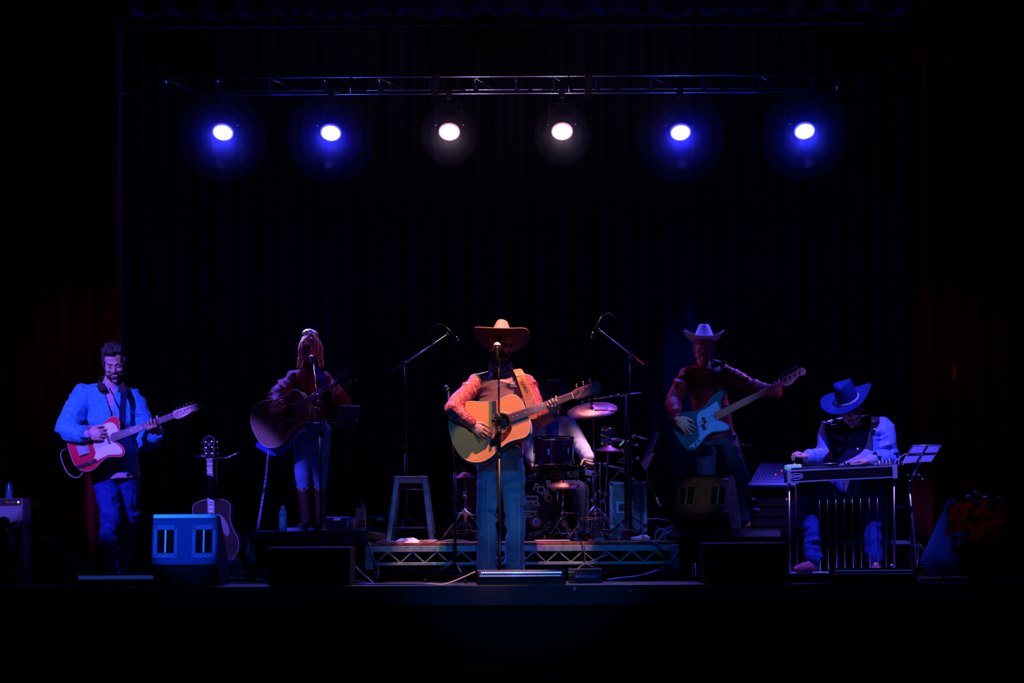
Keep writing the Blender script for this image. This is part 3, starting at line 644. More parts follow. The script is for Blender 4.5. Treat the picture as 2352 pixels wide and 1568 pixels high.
def acoustic(name, label, mtx, top, side, guardm, headm, bind='cream', inl='dot', saddle=True, fb='rosewood'):
    t = thing(name, label, 'guitar', mtx=mtx)
    up = [(0, .0001), (.006, .07), (.03, .135), (.075, .178), (.135, .1985), (.2, .190), (.265, .160), (.325, .141), (.375, .1385), (.42, .144), (.455, .1415), (.485, .118), (.502, .07), (.505, .03)]
    up = [(v.x, v.y) for v in spline([(x, y, 0) for x, y in up], 4)]
    out = mirror(up); D = .108
    vs = [V((x, y, 0)) for x, y in out]+[V((x, y, D-.003)) for x, y in out]; n = len(out)
    b = MB(); b.add(vs, [tuple(reversed(range(n)))], False); b.f += [(k, (k+1) % n, n+(k+1) % n, n+k) for k in range(n)]; b.sm += [True]*n
    b.build('body', side, t, world=False)
    hcx = .34
    plate_hole('top', out, (hcx, 0), .051, D-.004, D, top, t)
    for zz, nm in ((D-.002, 'binding'), (0, 'binding')): MB().tube([V((x, y, zz)) for x, y in out]+[V((out[0][0], out[0][1], zz))], .0028, 6).build(nm, bind, t, world=False)
    for r, w_ in ((.056, .0022), (.064, .0012)): MB().lathe([(r-w_, 0), (r+w_, 0), (r+w_, .0008), (r-w_, .0008)], (hcx, 0, D), (0, 0, 1), 36, False).build('rosette', 'ebony' if w_ > .002 else bind, t, world=False)
    g = spline([(.375, -.035, 0), (.36, -.055, 0), (.33, -.07, 0), (.285, -.062, 0), (.245, -.085, 0), (.215, -.115, 0), (.245, -.132, 0), (.29, -.125, 0), (.335, -.105, 0), (.375, -.075, 0), (.388, -.05, 0)], 4, True)
    MB().prism([(p.x, p.y) for p in g], D, D+.0016).build('pickguard', guardm, t, world=False)
    br = MB().prism([(.155, -.08), (.165, -.08), (.168, -.045), (.178, -.03), (.178, .03), (.168, .045), (.165, .08), (.155, .08), (.145, .03), (.145, -.03)], D, D+.008).build('bridge', fb, t, world=False, bevel=.001)
    MB().box((.17, 0, D+.009), (.003, .074, .005)).build('saddle', 'cream', br, world=False)
    bp = MB()
    for i in range(6): bp.ell((.158, (i-2.5)*.0105, D+.009), .0026, nu=6, nv=4)
    bp.build('bridge_pins', 'cream', br, world=False)
    nut = .815
    neck_set(t, .392, nut, 1.0, D+.001, .056, .044, fb, 'mahogany', 6, .165, .056, .036, 20, inl)
    hd = [(.815, -.023), (.83, -.03), (.84, -.034), (.995, -.037), (1.0, -.034), (1.0, .034), (.995, .037), (.84, .034), (.83, .03), (.815, .023)]
    if inl == 'block': hd = [(.815, -.023), (.835, -.034), (.90, -.033), (.975, -.042), (.985, -.028), (1.0, 0), (.985, .028), (.975, .042), (.90, .033), (.835, .034), (.815, .023)]
    MB().prism(hd, D-.014, D+.002).build('headstock', headm, t, world=False, bevel=.0015)
    if inl == 'block': MB().tube([V((x, y, D+.002)) for x, y in hd]+[V((*hd[0], D+.002))], .0018, 6).lathe([(.006, 0), (.010, 0), (.010, .002), (.006, .002)], (.93, 0, D+.002), (0, 0, 1), 16, False).build('headstock_binding', 'cablepale', t, world=False)
    for s in (-1, 1):
        for k in range(3):
            x = .86+k*.045; p = MB().cyl((x, s*.022, D), (x, s*.022, D+.012), .004, n=10).cyl((x, s*.022, D-.018), (x, s*.055, D-.018), .0028, n=8).ell((x, s*.06, D-.018), (.009, .008, .005))
            p.build('tuning_peg', 'chrome', t, world=False)
    return t
# ---- the central singer's acoustic
gs = acoustic('acoustic_guitar', 'natural spruce-top acoustic guitar played by the central singer', gmat(P(1044, 1016, 12.355), P(1381, 893, 12.27), 1.0), 'spruce', 'mahogany', 'tortoise', 'rosewood')
# ---- the blonde singer's acoustic
gw = acoustic('acoustic_guitar', 'dim brown acoustic guitar held by the blonde singer', gmat(P(598, 1000, 13.83), P(832, 855, 13.62), 1.0), 'sprucedark', 'mahogany', 'ebony', 'ebony')
MB().strip(spline([P(590, 1018, 13.85), P(625, 1038, 13.9), P(650, 1034, 13.95), P(668, 1010, 14.0)], 6), (0, -1, 0), .05).build('strap', 'bluefabric', gw)
# ---- the acoustic parked on a stand
ga = acoustic('acoustic_guitar', 'dark sunburst acoustic guitar parked upright behind the blue monitor wedge', gmat(P(497, 1303, 13.25), P(487, 1007, 13.42), 1.0, (-1, .05, 0)), 'sunburst', 'mahogany', 'ebony', 'matteblack', inl='block', bind='cablepale', fb='ebony')
st = thing('guitar_stand', 'black stand with chrome yoke arms holding the parked acoustic guitar', 'guitar stand', (P(500, 1330, 13.5).x, 13.5, 0))
X = P(492, 0, 13.5).x
for dx, dy in ((-.2, -.15), (.2, -.15), (0, .25)): MB().cyl((X, 13.5, .2), (X+dx, 13.5+dy, .006), .009).build('leg', 'blackmetal', st)
MB().cyl((X, 13.5, .15), (X, 13.5, P(0, 1052, 13.5).z-.012), .010).build('pole', 'blackmetal', st)
MB().chain([P(448, 1048, 13.45), P(466, 1049, 13.45), P(487, 1053, 13.47)], [.007, .008, .009]).build('yoke_arm', 'chrome', st)
MB().chain([P(487, 1053, 13.47), P(520, 1052, 13.45), P(535, 1045, 13.45), P(549, 1039, 13.45)], [.008, .007, .008, .006]).build('yoke_arm', 'chrome', st)
for s in (-1, 1): MB().chain([(X, 13.45, .16), (X+s*.09, 13.28, .13), (X+s*.09, 13.16, .13), (X+s*.09, 13.15, .16)], [.008]*4).build('cradle', 'rubber', st)
# ---- solid-body electric with one cutaway
def electric(T, H):
    t = thing('electric_guitar', 'red single-cutaway electric guitar with white pickguard played at the left', 'guitar', mtx=gmat(T, H, .985, (0, .05, 1)))
    pts = [(0, 0), (.004, .07), (.03, .125), (.075, .155), (.13, .158), (.19, .135), (.235, .115), (.285, .118), (.335, .138), (.37, .142), (.395, .125), (.4, .09), (.385, .045), (.375, .028), (.33, .028), (.325, -.03),
           (.335, -.036), (.36, -.062), (.372, -.09), (.372, -.12), (.35, -.138), (.32, -.135), (.28, -.118), (.235, -.112), (.19, -.128), (.13, -.156), (.075, -.155), (.03, -.125), (.004, -.07)]
    o = [(p.x, p.y) for p in spline([(x, y, 0) for x, y in pts], 4, True)]; D = .045
    MB().prism(o, 0, D).build('body', 'telered', t, world=False, bevel=.004)
    MB().tube([V((x, y, D-.002)) for x, y in o]+[V((*o[0], D-.002))], .0028, 6).build('binding', 'pinkshirt', t, world=False)
    g = [(.175, -.03), (.175, .0), (.205, .035), (.22, .095), (.27, .108), (.33, .112), (.365, .09), (.375, .05), (.37, .031), (.325, .031), (.325, -.032), (.345, -.06), (.36, -.09), (.357, -.118), (.335, -.124), (.3, -.112), (.255, -.100), (.205, -.105), (.165, -.108), (.155, -.085), (.175, -.06)]
    g = [(p.x, p.y) for p in spline([(x, y, 0) for x, y in g], 3, True)]
    MB().prism(g, D, D+.0025).build('pickguard', 'white', t, world=False)
    for x, y in ((.22, .09), (.3, .105), (.36, .07), (.345, -.112), (.25, -.095), (.17, -.1)): MB().ell((x, y, D+.003), (.003, .003, .0015), nu=6, nv=4).build('screw', 'steel', t, world=False)
    MB().box((.292, 0, D+.005), (.016, .066, .012)).build('pickup', 'chrome', t, world=False, bevel=.004)
    MB().box((.10, 0, D+.003), (.085, .082, .005)).box((.085, .04, D+.008), (.05, .003, .014)).box((.085, -.04, D+.008), (.05, .003, .014)).build('bridge', 'steel', t, world=False, bevel=.001)
    cp = MB().box((.09, -.108, D+.002), (.155, .028, .003), Matrix.Rotation(0, 3, 'Z')).build('control_plate', 'chrome', t, world=False, bevel=.006)
    for x in (.07, .11): MB().cyl((x, -.108, D+.003), (x, -.108, D+.02), .010).build('knob', 'chrome', cp, world=False, bevel=.002)
    MB().box((.148, -.108, D+.008), (.005, .006, .014)).build('switch', 'black', cp, world=False)
    nut = .785
    neck_set(t, .315, nut, .985, D+.004, .056, .042, 'rosewood', 'maple', 6, .115, .054, .035, 22, 'dot', scale=.655)
    h = [(.785, -.021), (.80, -.03), (.825, -.033), (.865, -.030), (.905, -.021), (.925, -.018), (.945, -.026), (.968, -.022), (.983, -.004), (.98, .016), (.962, .026), (.94, .027), (.80, .030), (.785, .021)]
    h = [(p.x, p.y) for p in spline([(x, y, 0) for x, y in h], 3, True)]
    MB().prism(h, D-.008, D+.006).build('headstock', 'maple', t, world=False, bevel=.001)
    for k in range(6):
        x = .812+k*.026; MB().cyl((x, .012, D+.005), (x, .012, D+.016), .004, n=8).cyl((x, .02, D-.004), (x, .042, D-.004), .0025, n=6).ell((x, .046, D-.004), (.006, .006, .004)).build('tuning_peg', 'chrome', t, world=False)
    return t
ge = electric(P(167, 1043, 12.54), P(467, 933, 12.42))
def bass(T, H):
    t = thing('bass_guitar', 'teal-blue electric bass with mottled pickguard held by the bass player', 'guitar', mtx=gmat(T, H, 1.17, (0, .05, 1)))
    pts = [(0, -.01), (.0, .06), (.025, .115), (.07, .15), (.13, .155), (.2, .13), (.26, .115), (.33, .125), (.40, .16), (.455, .175), (.49, .168), (.497, .145), (.47, .115), (.44, .085), (.425, .05), (.42, .03), (.36, .03), (.355, -.03),
           (.375, -.045), (.395, -.07), (.425, -.105), (.425, -.135), (.395, -.148), (.35, -.138), (.30, -.115), (.24, -.11), (.17, -.135), (.10, -.165), (.05, -.155), (.015, -.11)]
    o = [(p.x, p.y) for p in spline([(x, y, 0) for x, y in pts], 4, True)]; D = .045
    MB().prism(o, 0, D).build('body', 'bassblue', t, world=False, bevel=.007, seg=3)
    g = [(.205, .045), (.24, .09), (.30, .095), (.37, .10), (.415, .108), (.415, .06), (.405, .033), (.36, .033), (.355, -.032), (.38, -.06), (.41, -.10), (.412, -.128), (.385, -.134), (.33, -.118), (.27, -.098), (.2, -.11), (.13, -.142), (.07, -.148), (.05, -.135), (.06, -.12), (.12, -.11), (.17, -.075), (.185, -.02)]
    g = [(p.x, p.y) for p in spline([(x, y, 0) for x, y in g], 3, True)]
    MB().prism(g, D, D+.003).build('pickguard', 'bassguard', t, world=False)
    MB().box((.262, .016, D+.006), (.026, .054, .012)).build('pickup', 'ebony', t, world=False, bevel=.003)
    MB().box((.235, -.032, D+.006), (.026, .054, .012)).build('pickup', 'ebony', t, world=False, bevel=.003)
    MB().box((.085, 0, D+.004), (.06, .085, .008)).box((.10, 0, D+.012), (.03, .075, .010)).build('bridge', 'steel', t, world=False, bevel=.002)
    for x, y in ((.15, -.115), (.115, -.130), (.075, -.137)): MB().cyl((x, y, D+.002), (x, y, D+.018), .009).build('knob', 'steel', t, world=False, bevel=.002)
    nut = .955
    neck_set(t, .355, nut, 1.17, D+.004, .062, .042, 'bassneck', 'maple', 4, .10, .057, .032, 20, 'none', scale=.86)
    h = [(.955, -.021), (.975, -.038), (1.0, -.043), (1.03, -.038), (1.075, -.018), (1.105, -.012), (1.13, -.022), (1.155, -.014), (1.168, .01), (1.158, .034), (1.13, .044), (1.10, .038), (.98, .036), (.955, .021)]
    h = [(p.x, p.y) for p in spline([(x, y, 0) for x, y in h], 3, True)]
    MB().prism(h, D-.008, D+.006).build('headstock', 'maple', t, world=False, bevel=.0015)
    for k in range(4):
        x = .99+k*.042; MB().cyl((x, .012, D+.005), (x, .012, D+.018), .007, n=10).cyl((x, .03, D-.004), (x, .062, D-.004), .004, n=8).ell((x, .07, D-.004), (.014, .010, .004)).build('tuning_peg', 'chrome', t, world=False)
    return t
gb = bass(P(1556, 1003, 13.62), P(1853, 853, 13.42))

# ================================================================ people
def head_prims(b, Hm, hs=1.0, male=True):
    R = Hm.to_3x3()
    def e(c, r): b.ell(Hm@V([x*hs for x in c]), [x*hs for x in r], R)
    def c(a, d, r0, r1): b.cap(Hm@V([x*hs for x in a]), Hm@V([x*hs for x in d]), r0*hs, r1*hs)
    e((0, .018, .045), (.077, .094, .084)); e((0, -.012, -.02), (.068 if male else .063, .076, .086)); e((0, -.030, -.066), (.056 if male else .045, .052, .040))
    e((0, -.072, -.098), (.024, .020, .020)); c((0, -.084, .014), (0, -.100, -.026), .0075, .0105)
    for s in (-1, 1):
        e((s*.010, -.092, -.031), (.007, .009, .006)); e((s*.036, -.068, -.022), (.022, .02, .02)); c((s*.012, -.088, .024), (s*.045, -.078, .022), .009, .007)
        e((s*.077, .012, -.008), (.008, .018, .030)); e((s*.048, -.01, -.065), (.018, .04, .026))
    c((-.016, -.089, -.060), (.016, -.089, -.060), .006, .006); c((-.014, -.087, -.068), (.014, -.087, -.068), .0065, .0065)
def hand_prims(b, wrist, f, n, s, curls=(.5, .5, .4), spread=.10, thumb=((.5, .8, .3), (.9, .3, .5)), k=1.0, fr=.0082):
    """f: towards the fingers, n: the way the palm faces, s: the thumb side"""
    f = V(f).normalized(); n = V(n); n = (n-f*n.dot(f)).normalized(); s0 = V(s); c = f.cross(n); s = c if c.dot(s0) > 0 else -c; w = V(wrist)
    R = Matrix((s, f, n)).transposed()
    b.ell(w+f*.05*k, (.040*k, .054*k, .015*k), R); b.cap(w-f*.01, w+f*.03*k, .022*k, .022*k)
    for i, (o, L) in enumerate(((.031, .074), (.0105, .084), (-.0105, .078), (-.030, .060))):
        p = w+f*(.088-.004*abs(i-1))*k+s*o*k; q = w+f*.04*k+s*o*.7*k; b.cap(q, p, .011*k, .0092*k); ang = 0; sp = (1.5-i)*spread; cu = curls[i] if hasattr(curls[0], '__len__') else curls
        for j, fl in enumerate((.45, .31, .24)):
            ang += cu[j]; d = (f*math.cos(ang)+n*math.sin(ang)+s*math.sin(sp)).normalized(); p2 = p+d*L*fl*k; b.cap(p, p2, (fr-.0008*j)*k, (fr-.0008*(j+1))*k, 8); p = p2
    p = w+f*.022*k+s*.024*k; q = p; rr = .013
    for j, (td, L) in enumerate(zip((thumb[0], thumb[1], thumb[1]), (.038, .030, .024))):
        d = (f*td[0]+s*td[1]+n*td[2]).normalized(); p2 = p+d*L*k; b.cap(p, p2, (rr-.0015*j)*k, (rr-.002-.0015*j)*k, 8); p = p2
def headm(p, yaw=0, pitch=0, roll=0):
    return Matrix.Translation(p)@Matrix.Rotation(math.radians(yaw), 4, 'Z')@Matrix.Rotation(math.radians(pitch), 4, 'X')@Matrix.Rotation(math.radians(roll), 4, 'Y')
def eyes(root, Hm, hs=1, down=False):
    for s in (-1, 1):
        c = Hm@V((s*.031*hs, -.0775*hs, .002*hs)); e = MB().ell(c, .0105*hs, nu=12, nv=8).build('eye', 'skindark' if down else 'eyewhite', root)
        if down: MB().cap(Hm@V((s*.020*hs, -.0865*hs, -.003*hs)), Hm@V((s*.042*hs, -.0835*hs, -.003*hs)), .0022*hs, .0018*hs, 6).build('eyelashes', 'hairdark', e)
        if not down: MB().ell(Hm@V((s*.031*hs, -.0845*hs, .001*hs)), .0048*hs, nu=8, nv=6).build('iris', 'iris', e)
        MB().cap(Hm@V((s*.014*hs, -.0935*hs, .024*hs)), Hm@V((s*.050*hs, -.080*hs, .026*hs)), .0036*hs, .0024*hs, 8).build('eyebrow', 'hairdark', root)
    MB().cap(Hm@V((-.017*hs, -.0945*hs, -.0645*hs)), Hm@V((.017*hs, -.0945*hs, -.0645*hs)), .0035*hs, .0035*hs, 8).build('mouth', 'lips', root)
def gax(g):
    m = ROOT[g.name]; return m.to_3x3().col[0].normalized(), m.to_3x3().col[1].normalized(), m.to_3x3().col[2].normalized()
def fret(g, x, D, k=1.0, drop=.046, back=.080):
    """wrist point and hand frame of a left hand closed round the neck at local x"""
    X, U, Z = gax(g); N = ROOT[g.name]@V((x, 0, D)); w = N-U*drop-Z*back-X*.012
    return w, (w, Z*.97+U*.18+X*.10, U, X, dict(curls=((.75, 1.15, .75), (.8, 1.1, .7), (.8, 1.1, .7), (.85, 1.1, .8)), spread=.05, thumb=((.35, .35, .8), (.25, .15, 1)), k=k))
def strum(g, x, y, D, f, k=1.0, cur=(.35, .55, .4), lift=.036, th=((.7, .6, .1), (.95, .25, .15))):
    X, U, Z = gax(g); w = ROOT[g.name]@V((x, y, D)); w = w+Z*lift; fv = X*f[0]+U*f[1]+Z*.02
    return w, (w, fv, -Z, U*f[0]-X*f[1]+X*.3, dict(curls=(cur, tuple(c*1.12 for c in cur), tuple(c*1.22 for c in cur), tuple(c*1.35 for c in cur)), thumb=th, k=k, spread=.07))
def person(label, J, skin='skin', voxel=.0045, hs=1.0, male=True, hands=None, thin=1.0, group=None):
    base = V(((J['anR'].x+J['anL'].x)/2, (J['anR'].y+J['anL'].y)/2, J['base']))
    t = thing('person', label, 'person', base, group); b = MB(); Hm = J['head']
    head_prims(b, Hm, hs, male)
    nk = J['neck']; b.cap(Hm@V((0, .022*hs, -.07*hs)), nk, .052*hs, .058*hs if male else .048); ch = (J['shR']+J['shL'])/2; side = (J['shL']-J['shR']).normalized()
    hip = (J['hipR']+J['hipL'])/2; wdt = (J['shL']-J['shR']).length/2
    b.rings([(nk+V((0, 0, .01)), .05, .05), (ch+V((0, 0, .03)), wdt*.66, .065), (ch+(hip-ch)*.25, wdt*.72, .095), (ch+(hip-ch)*.65, wdt*.60, .085), (hip, wdt*.66, .09), (hip+(hip-ch)*.1, wdt*.4, .07)], side)
    for s in 'RL':
        b.chain([J['sh'+s], J['el'+s], J['wr'+s]], [.046*thin, .036*thin, .026*thin]); b.cap(ch+(J['sh'+s]-ch)*.4, J['sh'+s], .05*thin, .048*thin)
        b.chain([J['hip'+s], J['kn'+s], J['an'+s]], [.072*thin, .048*thin, .036*thin]); toe = J.get('toe'+s, V((0, -1, 0)))
        b.cap(J['an'+s]+V((0, 0, -.02)), J['an'+s]+toe*.06+V((0, 0, -.035)), .026, .018)
    for (wr, f, n, sd, kw) in hands: hand_prims(b, wr, f, n, sd, **kw)
    blob('body', b, skin, t, voxel, 3)
    return t
def trousers(t, J, m, r=(.098, .072, .066, .07), waist=None, fold=.006, seed=1, voxel=.009, leg=1.0):
    b = MB(); hip = (J['hipR']+J['hipL'])/2; side = (J['hipL']-J['hipR']).normalized(); hw = (J['hipL']-J['hipR']).length/2+r[0]*.75
    up = waist if waist is not None else V((0, 0, .12))
    b.rings([(hip+up, hw*.86, .105), (hip+up*.5, hw*.95, .115), (hip, hw, .12), (hip-V((0, 0, .05)), hw*.9, .11)], side)
    for s in 'RL':
        k, a = J['kn'+s], J['an'+s]; a = k+(a-k)*leg; m1 = (k+a)/2
        b.chain([J['hip'+s], k, m1, a+V((0, 0, .01))], list(r))
    segs = [(J['hip'+s], J['kn'+s], (J['hip'+s], J['kn'+s])) for s in 'RL']+[(J['kn'+s], J['an'+s], (J['kn'+s], J['an'+s])) for s in 'RL']
    sh = [(fold*.9, 62, segs, seed), (fold*.25, 24, (1, 1, 1), seed+5)]
    zc = {s: J['an'+s].z-.01 for s in 'RL'}
    return blob('jeans', b, m, t, voxel, 5, fold=sh)
def boots(t, J, m, h=.10, r=.045, toeL=.16, name='boot'):
    for s in 'RL':
        a = J['an'+s]; d = J.get('toe'+s, V((0, -1, 0))).normalized(); fl = V((a.x, a.y, J.get('floor'+s, J['base']))); b = MB()
        up = (J['kn'+s]-a).normalized()
        b.chain([fl+V((0, 0, .05))-d*.02, a+up*.02, a+up*h], [r, r*.95, r*1.15]); b.cap(fl+V((0, 0, .04))-d*.03, fl+d*toeL*.5+V((0, 0, .035)), .038, .040); b.cap(fl+d*toeL*.5+V((0, 0, .035)), fl+d*toeL+V((0, 0, .024)), .040, .022)
        bt = blob(name, b, m, t, .006, 4)
        sd = d.cross(V((0, 0, 1))); R = Matrix((d, -sd, V((0, 0, 1)))).transposed()
        MB().box(fl-d*.045+V((0, 0, .012)), (.05, .06, .024), R).box(fl+d*.07+V((0, 0, .005)), (.16, .07, .010), R).build('sole', 'bootblack', bt, bevel=.003)
def jacket(t, J, name, m, sl=(.078, .068, .062, .055), body=(.13, .125), hem=.05, fold=.008, seed=3, voxel=.008, sleeves=True, torso=True, cut=None, solid=0, wd=.9, hemw=1.0, cuff=1.0, belly=None, matfn=None, mats=None):
    b = MB(); ch = (J['shR']+J['shL'])/2; side = (J['shL']-J['shR']).normalized(); hip = (J['hipR']+J['hipL'])/2; w = (J['shL']-J['shR']).length/2; dn = (ch-hip).normalized()
    if torso:
        hp = hip-dn*hem; bl = belly or V((0, 0, 0))
        b.rings([(J['neck']+V((0, 0, -.01)), w*.40, .07), (J['neck']*.5+ch*.5+V((0, 0, .005)), w*.66, .09), (ch-V((0, 0, .01)), w*wd, body[0]*.88), (ch+(hip-ch)*.3, w*wd*.98, body[0]), (ch+(hip-ch)*.65+bl, w*.90, body[1]), (hp, w*.92*hemw, body[1])], side, 28)
    for s in 'RL':
        b.cap(ch+(J['sh'+s]-ch)*.35+V((0, 0, .012)), ch+(J['sh'+s]-ch)*(1 if sleeves else .80)+V((0, 0, -.012)), sl[0]*.95, sl[0]*.97)
        if sleeves: wr = J['el'+s]+(J['wr'+s]-J['el'+s])*cuff; b.chain([J['sh'+s]+V((0, 0, -.012)), (J['sh'+s]+J['el'+s])/2, J['el'+s], wr], [sl[0], sl[1], sl[2], sl[3]])
    hp_ = hip-dn*hem; segs = [(J['neck'], hp_, (hp_,))]
    if sleeves: segs += [(J['sh'+s], J['el'+s], (J['el'+s], J['sh'+s])) for s in 'RL']+[(J['el'+s], J['wr'+s], (J['el'+s], J['wr'+s])) for s in 'RL']
    f = [(fold*.75, 58, segs, seed), (fold*.35, 15, (1, 1, .6), seed+7)]
    return blob(name, b, m, t, voxel, 9, fold=f, cut=cut, solid=solid, matfn=matfn, mats=mats)
def hat(t, Hm, m, pos=(0, .012, .068), tilt=(0, 0), brim=(.20, .235), curl=.07, crown=.135, topw=(.055, .085), hs=1.0, band=None, dip=.02, droop=0.0, scale=1.0, under=None):
    L = Hm@Matrix.Translation(V(pos)*hs)@Matrix.Rotation(math.radians(tilt[0]), 4, 'X')@Matrix.Rotation(math.radians(tilt[1]), 4, 'Y')@Matrix.Scale(scale, 4)
    nu, nr = 48, 8; bw, bd = .083, .102; vs = []; fs = []
    for j in range(nr+1):
        u = j/nr
        for i in range(nu):
            a = 2*math.pi*i/nu; cx, cy = math.cos(a), math.sin(a)
            x = cx*(bw+(brim[0]-bw)*u); y = cy*(bd+(brim[1]-bd)*u)
            z = curl*(u**1.7)*abs(cx)**2.2 - droop*u*abs(cy)**3; x *= 1-.10*(u**2)*abs(cx)**3
            vs.append(L@V((x, y, z)))
    for j in range(nr):
        for i in range(nu): fs.append((j*nu+i, j*nu+(i+1) % nu, (j+1)*nu+(i+1) % nu, (j+1)*nu+i))
    b = MB(); b.add(vs, fs); h = b.build('cowboy_hat', m, t, solid=.005)
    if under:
        dz = L.to_3x3()@V((0, 0, -.0045)); b = MB(); b.add([v+dz for v in vs], fs); b.build('brim_shade', under, h)  # darker copy of the brim, the shade beneath put into its colour
    vs = []; fs = []; N = 14
    for j in range(N+1):
        u = j/N; uu = min(u/.72, 1); kk = max((u-.72)/.28, 0)
        ax = bw+(topw[0]-bw)*uu**1.3; ay = bd+(topw[1]-bd)*uu**1.3
        if kk > 0: r = math.cos(kk*math.pi/2*.999); ax *= .12+.88*r; ay *= .12+.88*r; z0 = crown*(1+.12*math.sin(kk*math.pi/2))
        else: z0 = crown*uu
        for i in range(nu):
            a = 2*math.pi*i/nu; x, y = ax*math.cos(a), ay*math.sin(a)
            z = z0-(dip*kk*math.exp(-(x/.02)**2) if kk > 0 else 0)-(.015*uu*max(0, math.sin(a))**2)
            if uu > .6 and y < 0: x *= 1-.18*(uu-.6)/.4*min(1, -y/.06)
            vs.append(L@V((x, y, z-.002)))
    for j in range(N):
        for i in range(nu): fs.append((j*nu+i, j*nu+(i+1) % nu, (j+1)*nu+(i+1) % nu, (j+1)*nu+i))
    fs.append(tuple(N*nu+i for i in range(nu)))
    b = MB(); b.add(vs, fs); b.build('crown', m, h)
    rim = MB().tube([L@V((math.cos(2*math.pi*i/48)*brim[0]*(1-.10*abs(math.cos(2*math.pi*i/48))**3), math.sin(2*math.pi*i/48)*brim[1], curl*abs(math.cos(2*math.pi*i/48))**2.2-droop*abs(math.sin(2*math.pi*i/48))**3)) for i in range(49)], .0032, 6).build('brim_edge', m, h)
    if band:
        bb = MB()
        for i in range(40):
            a = 2*math.pi*i/40; bb.box(L@V((math.cos(a)*(bw+.001), math.sin(a)*(bd+.001), .012)), (.010, .007, .012), (L@Matrix.Rotation(a+math.pi/2, 4, 'Z')).to_3x3().normalized())
        bb.build('hat_band', band, h)
    else: MB().rings([(L@V((0, 0, .002)), bw+.002, bd+.002), (L@V((0, 0, .018)), bw+.0005, bd+.0005)], L.to_3x3()@V((1, 0, 0)), 40).build('hat_band', m, h)
    return h

# ---------------------------------------------------------------- central singer
Y = 12.5
J = dict(head=headm(P(1150, 797, Y), -4, -9, 2), neck=P(1150, 848, Y+.02), shR=P(1096, 874, Y), shL=P(1211, 876, Y+.01), elR=P(1036, 938, Y-.06), wrR=P(1094, 986, Y-.345),
         elL=P(1240, 964, Y-.08), wrL=P(1270, 962, Y-.20), hipR=P(1124, 1070, Y), hipL=P(1176, 1070, Y), knR=P(1118, 1185, Y-.03), knL=P(1184, 1185, Y+.02), anR=P(1119, 1306, Y+.0), anL=P(1182, 1308, Y+.04), base=0,
         toeR=V((-.3, -1, 0)).normalized(), toeL=V((.3, -1, 0)).normalized())
J['wrR'], hR = strum(gs, .155, .045, .108, (.50, -.88), 1.02, (.22, .4, .3)); J['elR'] = P(1038, 940, Y-.28)
J['wrL'], hL = fret(gs, .68, .109)
t = person('man in salmon cowboy hat, vest and patterned red shirt singing at centre with guitar', J, 'skin', .0042, 1.0,
           hands=[hR, hL])
eyes(t, J['head'], 1, down=True)
b = MB(); Hh = J['head']; R = Hh.to_3x3()
b.ell(Hh@V((0, -.035, -.082)), (.062, .066, .044), R); b.ell(Hh@V((-.05, 0, -.06)), (.024, .045, .05), R); b.ell(Hh@V((.05, 0, -.06)), (.024, .045, .05), R)
b2 = blob('beard', b, 'hairdark', t, .005, 3, fold=[(.003, 160, (1, 1, 1), 3)], cut=lambda c: (Hh.inverted()@c).y < -.05 and abs((Hh.inverted()@c).x) < .03 and (Hh.inverted()@c).z > -.075)
MB().chain([Hh@V((-.034, -.088, -.06)), Hh@V((0, -.104, -.048)), Hh@V((.034, -.088, -.06))], [.008, .009, .008]).build('moustache', 'hairdark', t)
b = MB().ell(Hh@V((0, .03, .03)), (.079, .092, .085), R); blob('hair', b, 'hairdark', t, .006, 2, cut=lambda c: (Hh.inverted()@c).y < -.035)
trousers(t, J, 'denimteal', (.094, .078, .074, .080), fold=.018, seed=2, voxel=.007)
for s, x0, x1 in (('R', 1120, 1123), ('L', 1192, 1192)):   # pale seam down each leg
    MB().tube(spline([P(x0, 1100, Y-.105), P(x0, 1185, Y-.12), P((x0+x1)/2+1, 1245, Y-.09), P(x1, 1300, Y-.10)], 5), .0022, 5).build('seam', 'stitch', t)
boots(t, J, 'leatherbrown')
sh = jacket(t, J, 'shirt', 'paisley', sl=(.068, .066, .066, .050), body=(.110, .105), wd=.78, fold=.012, seed=4, voxel=.0065, hem=.02, cuff=.93)
jacket(t, J, 'vest', 'vest', sl=(.070, .06, .05, .05), body=(.138, .132), hem=.035, fold=.026, seed=9, voxel=.0065, sleeves=False, wd=1.0)
# standing collar
ck = J['neck']; 
for s in (-1, 1):
    MB().strip(spline([ck+V((s*.015, -.085, -.045)), ck+V((s*.055, -.075, .0)), ck+V((s*.078, -.02, .03)), ck+V((s*.05, .055, .04)), ck+V((0, .075, .04))], 5), [V((s*.3, -1, .1))]*6+[V((s*.8, -.5, 0))]*6+[V((s, .2, 0))]*9, .055, .006).build('collar', 'vestcollar', t)
MB().tube(spline([ck+V((0, -.088, -.03)), ck+V((.004, -.125, -.13)), ck+V((.004, -.139, -.22))], 5), .004, 6).build('placket', 'black', t)
for dz in (-.05, -.11): MB().ell(ck+V((.003, -.098+dz*.25, dz)), .007, nu=10, nv=6).build('button', 'steel', t)
text('chest_lettering', 'AE', .028, frame(P(1179, 880, Y-.152), (1, .12, 0), (0, .1, 1)), 'white', t)
for z in (0, 1): MB().box(P(1180, 885.5+z*1.6, Y-.152), (.045, .002, .0022)).build('chest_lettering', 'white', t)
hat(t, J['head'], 'hatsalmon', pos=(0, .015, .052), tilt=(-6, 0), brim=(.218, .245), curl=.068, crown=.135, topw=(.044, .075), dip=.012, under='brimshade')
gsm = ROOT[gs.name]
